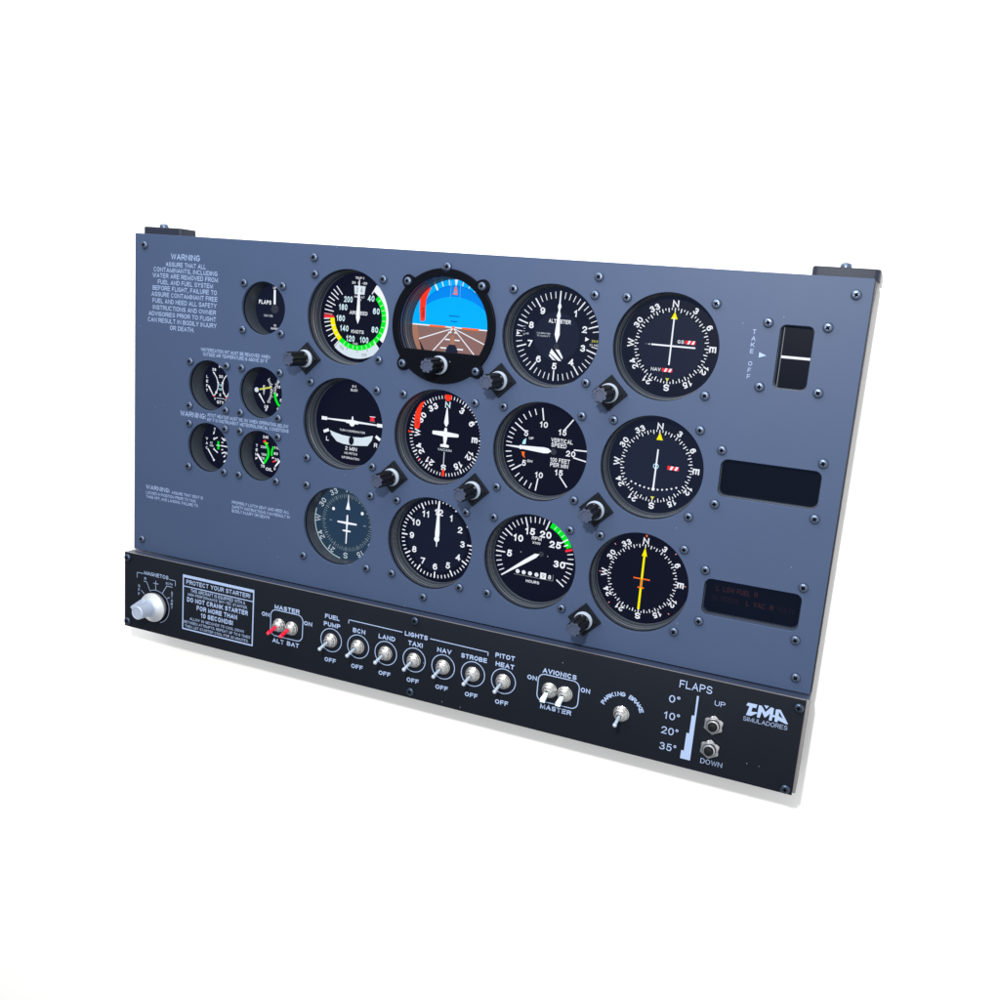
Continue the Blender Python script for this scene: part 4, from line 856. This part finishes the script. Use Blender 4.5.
# ------------------------------------------------------------------ toggle switches
def toggle(x, y, kind, label):
    g = G(); hexr = lambda a, j: 1.0
    z = -12
    g.lathe([(6.5, z - 0.02), (6.5, z - 0.7), (6.1, z - 0.9)], 'chrome', 40)
    g.lathe([(6.1, z - 0.9), (6.1, z - 2.4), (5.7, z - 2.9), (5.0, z - 3.1)], 'chrome', 40)
    g.lathe([(5.0, z - 3.1), (4.9, z - 4.6), (4.5, z - 4.8), (4.6, z - 5.2), (4.3, z - 5.5), (4.3, z - 6.0), (3.7, z - 6.9), (2.4, z - 7.5), (1.8, z - 7.5)], 'chrome', 40)
    g.lathe([(1.8, z - 7.5), (1.7, z - 6.2), (0.1, z - 6.1)], 'pit_shade', 24)
    t = build('toggle_switch', g, root, (x, y, 0), smooth=25, label=label)
    g = G()
    if kind == 'silver':
        g.rod((0, -0.1, z - 6.3), (0, -2.4, z - 17.6), 1.3, 1.3, 'lever_metal'); g.rod((0, -2.2, z - 16.6), (0, -2.6, z - 18.2), 1.25, 1.4, 'pointer_ring', ball=1.8)
        build('switch_lever', g, t, (x, y, 0), smooth=40)
    elif kind == 'red':
        g.rod((0, -0.1, z - 6.6), (0, -2.6, z - 17.2), 1.55, 1.7, 'red_plastic', ball=1.72); build('switch_lever', g, t, (x, y, 0), smooth=40, label='red plastic lever')
    else:
        g.rod((0, -0.1, z - 6.4), (0, -0.6, z - 8.6), 1.2, 1.2, 'polished_steel')
        a0 = Vector((0, -0.5, z - 8)); a1 = Vector((0, -3.0, z - 17.2)); V = []
        for cc, w_, h_ in ((a0, 1.5, 1.2), (a1, 2.1, 1.4), (a1 + Vector((0, -0.1, -0.5)), 1.7, 1.0)):
            for sx_, sy_ in ((-1, -1), (1, -1), (1, 1), (-1, 1)): V.append((cc.x + sx_ * w_, cc.y + sy_ * h_, cc.z))
        F = [(0, 1, 2, 3), (8, 11, 10, 9)] + [(j * 4 + i, j * 4 + (i + 1) % 4, (j + 1) * 4 + (i + 1) % 4, (j + 1) * 4 + i) for j in range(2) for i in range(4)]
        g.add(V, F, 'white_plastic'); build('switch_lever', g, t, (x, y, 0), smooth=30, label='white plastic lever')
    return t
YS = -193.0
toggle(-139.6, -190.3, 'red', 'red-levered toggle switch above ALT'); toggle(-126.2, -190.5, 'red', 'red-levered toggle switch above BAT')
t0 = toggle(-84.4, YS, 'silver', 'silver toggle switch under FUEL PUMP')
for i, n in enumerate(('BCN', 'LAND', 'TAXI', 'NAV', 'STROBE', 'PITOT HEAT')): copy_part(t0, root, (-56.4 + 27.87 * i, YS, 0), 'silver toggle switch under ' + n)
toggle(123.8, -191.0, 'white', 'left white-levered avionics toggle switch'); toggle(137.0, -191.2, 'white', 'right white-levered avionics toggle switch')
copy_part(t0, root, (184.8, -196.4, 0), 'silver toggle switch under PARKING BRAKE')
# push buttons
pb = None
for x, y, lb in ((257.0, -187.0, 'push button under UP'), (256.6, -206.9, 'push button above DOWN')):
    if pb is None:
        g = G(); z = -12
        g.lathe([(5.9, z - 0.05), (5.9, z - 0.8), (5.6, z - 1.0)], 'polished_steel', 48)
        hx = lambda a, j: (math.cos(math.pi / 6) / math.cos(((a) % (math.pi / 3)) - math.pi / 6)) if j in (0, 1) else 1
        g.lathe([(7.9, z - 0.05), (7.9, z - 2.8), (6.6, z - 3.3), (5.4, z - 3.5), (5.3, z - 4.1)], 'polished_steel', 96, mod=hx, rot=0.5)
        g.lathe([(5.4, z - 4.0), (5.2, z - 5.0), (4.6, z - 6.0), (3.7, z - 6.4), (3.5, z - 6.0)], 'polished_steel', 48)
        pb = build('push_button', g, root, (x, y, 0), smooth=30, label='black ' + lb)
        g = G(); g.lathe([(3.4, z - 5.0), (3.4, z - 8.0), (3.1, z - 8.6), (2.3, z - 8.9), (0.1, z - 9.0)], 'knob_black', 40); build('button_cap', g, pb, (x, y, 0), smooth=35)
    else: copy_part(pb, root, (x, y, 0), 'black ' + lb)

# ------------------------------------------------------------------ lettering printed on the strip
ZS = -12.05
B = 0.036
LM = 'lettering'
g = G()
g.text('MAGNETOS', -283.1, -169.5, 3.7, ZS, LM, w=29.5, bold=0.015)
for a_, b_ in (((-306.7, -176.2), (-306.7, -170.6)), ((-306.9, -170.8), (-299, -170.8)), ((-267.4, -170.8), (-259.6, -170.8)), ((-259.8, -170.6), (-259.8, -176)),
               ((-301.6, -188.2), (-297.6, -191.1)), ((-298.4, -178.2), (-294.8, -178.5)), ((-294.8, -178.5), (-290.3, -187.2)), ((-283.6, -175.2), (-283.6, -184.8)), ((-286.5, -178), (-280.4, -178)),
               ((-275.6, -186.4), (-270.2, -177.9)), ((-270.2, -177.9), (-263.4, -177.9)), ((-270, -190.6), (-266.5, -188.8))): g.line(a_, b_, 0.5, ZS, LM)
for t, y in zip('OFF', (-184.2, -188.3, -192.4)): g.text(t, -304.2, y, 2.7, ZS, LM, bold=0.01)
g.text('R', -296.5, -175.4, 2.6, ZS, LM, bold=0.01); g.text('BOTH', -267.2, -175.2, 2.3, ZS, LM, w=8, bold=0.0)
for t, y in zip('START', (-183.7, -187.4, -191.3, -195.0, -198.7)): g.text(t, -263.8, y, 2.6, ZS, LM, bold=0.01)
g.arc(-283.4, -201.3, 16.2, 16.6, -22, 160, ZS, LM)
build('magneto_lettering', g, low, smooth='flat')
g = G()
def frame(g, x0, x1, y0, y1, w, r, m, n=5):
    a = rrect(x0, x1, y0, y1, r, n); b = rrect(x0 + w, x1 - w, y0 + w, y1 - w, max(0.1, r - w), n); k = len(a)
    g.add([(x, y, ZS) for x, y in a + b], [(i, (i + 1) % k, k + (i + 1) % k, k + i) for i in range(k)], m)
frame(g, -251, -168.6, -217.2, -162.4, 1.3, 0.5, LM); g.line((-249.7, -164.4), (-169.9, -164.4), 1.5, ZS - 0.03, LM); g.line((-249.8, -173.8), (-169.8, -173.8), 0.9, ZS - 0.03, LM)
for t, xa, xb, y, h, b_ in (('PROTECT YOUR STARTER!', -246.8, -173.2, -169.1, 4.3, 0.022), ('THIS AIRCRAFT IS EQUIPPED WITH A', -241.5, -178.5, -176.9, 3.4, 0.012), ('HIGH PERFORMANCE SKY-TEC STARTER.', -244.6, -175.8, -181.1, 2.6, 0.008),
        ('DO NOT CRANK STARTER', -245.6, -175.1, -186.2, 4.6, B), ('FOR MORE THAN', -234, -187, -192.7, 4.6, B), ('10 SECONDS!', -229, -191.8, -199.2, 4.6, B),
        ('ALLOW 30 SECONDS TO COOL DOWN', -242, -179, -205.0, 2.6, 0.008), ('BETWEEN ATTEMPTS. REPEAT UP TO 6 TIMES', -248.9, -171.8, -209.2, 2.6, 0.008), ('THEN LET STARTER COOL FOR 30 MINUTES.', -247.8, -173.7, -213.3, 2.6, 0.008)):
    g.text(t, (xa + xb) / 2, y, h, ZS, LM, w=xb - xa, bold=b_)
build('starter_placard', g, low, smooth='flat', label='framed starter warning text')
g = G()
frame(g, -150, -114.4, -201.9, -176.2, 0.8, 6, LM); frame(g, 112.8, 148.9, -202.6, -178.2, 0.8, 6, LM)
for t, xa, xb, y, h in (('MASTER', -145.8, -118.8, -173.6, 4.1), ('ON', -159.6, -151.0, -183.0, 3.9), ('ON', -113.6, -104.9, -182.7, 3.9), ('ALT', -146.8, -134.4, -206.1, 4.1), ('BAT', -131, -118, -205.9, 4.1),
        ('FUEL', -91.8, -76.8, -171.4, 4.1), ('PUMP', -92.7, -75.6, -178.6, 4.1), ('BCN', -62.6, -50.0, -178.5, 4.1), ('LAND', -36.6, -20.2, -178.6, 4.1), ('TAXI', -7.4, 6.6, -178.5, 4.1), ('NAV', 20.6, 34, -178.5, 4.1),
        ('STROBE', 43.2, 66.8, -178.7, 4.1), ('PITOT', 74, 91.3, -171.5, 4.1), ('HEAT', 74.8, 91.5, -179, 4.1), ('LIGHTS', -11.2, 10.9, -170.7, 4.1),
        ('AVIONICS', 116.4, 145.3, -175.4, 4.1), ('ON', 103.5, 112.0, -184.0, 3.9), ('ON', 149.8, 157.6, -184.5, 3.9), ('MASTER', 117.0, 143.9, -206.4, 4.1)):
    g.text(t, (xa + xb) / 2, y, h, ZS, LM, w=xb - xa, bold=B)
for i in range(7):
    x = -84.4 + 27.9 * i; g.arc(x, YS, 10.4, 11.1, 0, 360, ZS, LM, 64); g.text('OFF', x, -212.0, 4.0, ZS, LM, w=11.8, bold=B)
for a_, b_ in (((-67.3, -173.6), (-67.3, -169.9)), ((-67.6, -170.2), (-13.6, -170.4)), ((13.2, -170.6), (67.6, -170.9)), ((67.3, -170.7), (67.3, -174.0))): g.line(a_, b_, 0.75, ZS, LM)
s_ = 'PARKING BRAKE'
for i, ch in enumerate(s_):
    if ch == ' ': continue
    a = -66 + 132 * (i / (len(s_) - 1)); r_ = 17.0; g.text(ch, 184.8 + r_ * math.sin(R(a)), -197.2 + r_ * math.cos(R(a)), 3.6, ZS, LM, rot=-a, bold=B)
build('switch_lettering', g, low, smooth='flat')
g = G()
g.text('FLAPS', 239.9, -160.9, 6.2, ZS, LM, w=25, bold=0.008)
for t, xa, xb, y in (('0°', 220.7, 229.4, -174.7), ('10°', 218.2, 230.8, -188.9), ('20°', 217.8, 231.1, -201.4), ('35°', 217.8, 231.1, -214.8)): g.text(t, (xa + xb) / 2, y, 6.0, ZS, LM, w=xb - xa, bold=0.006)
g.text('UP', 259.4, -170.1, 4.1, ZS, LM, w=8, bold=0.0); g.text('DOWN', 258.9, -218.8, 4.1, ZS, LM, w=16.6, bold=0.0)
g.poly([(243.1, -167.7), (241.6, -167.7), (241.6, -184.2), (239.6, -184.2), (239.4, -199.3), (237.3, -199.3), (237.1, -214.3), (235, -214.3), (234.9, -221.2), (242.7, -221.2)], ZS, LM)
build('flap_lettering', g, low, smooth='flat')
g = G()
g.poly([(278.6, -166.2), (279.6, -164.0), (286.4, -163.9), (285.9, -166.9), (283.3, -166.9), (282.8, -170.4), (287.2, -169.9), (287.1, -170.8), (282.8, -173.9), (279.4, -173.9), (281.0, -166.7)], ZS, LM)
g.poly([(287.6, -164.0), (289.7, -164.1), (292.9, -168.3), (296.4, -163.6), (298.6, -163.9), (298.4, -169.1), (300.0, -169.2), (300.0, -164.4), (302.5, -163.9), (303.5, -164.1), (310.1, -173.8), (308.5, -174.0), (302.6, -172.3), (302.4, -173.9), (300.2, -174.1), (300.2, -170.9), (298.3, -170.7), (298.2, -173.9), (296.1, -174.0), (296.4, -168.5), (293.5, -172.4), (292.7, -172.6), (290.3, -168.5), (289.4, -173.9), (287.3, -173.7)], ZS, LM)
g.poly([(302.5, -165.6), (305.9, -170.4), (302.6, -169.0)], ZS - 0.04, 'black_paint'); g.poly([(291.2, -163.1), (294.9, -163.1), (293.2, -165.7)], ZS, LM)
g.text('SIMULADORES', 293.9, -176.9, 3.4, ZS, LM, w=32.3, bold=-0.006)
build('maker_logo', g, low, smooth='flat')
print('objects', len(bpy.data.objects))
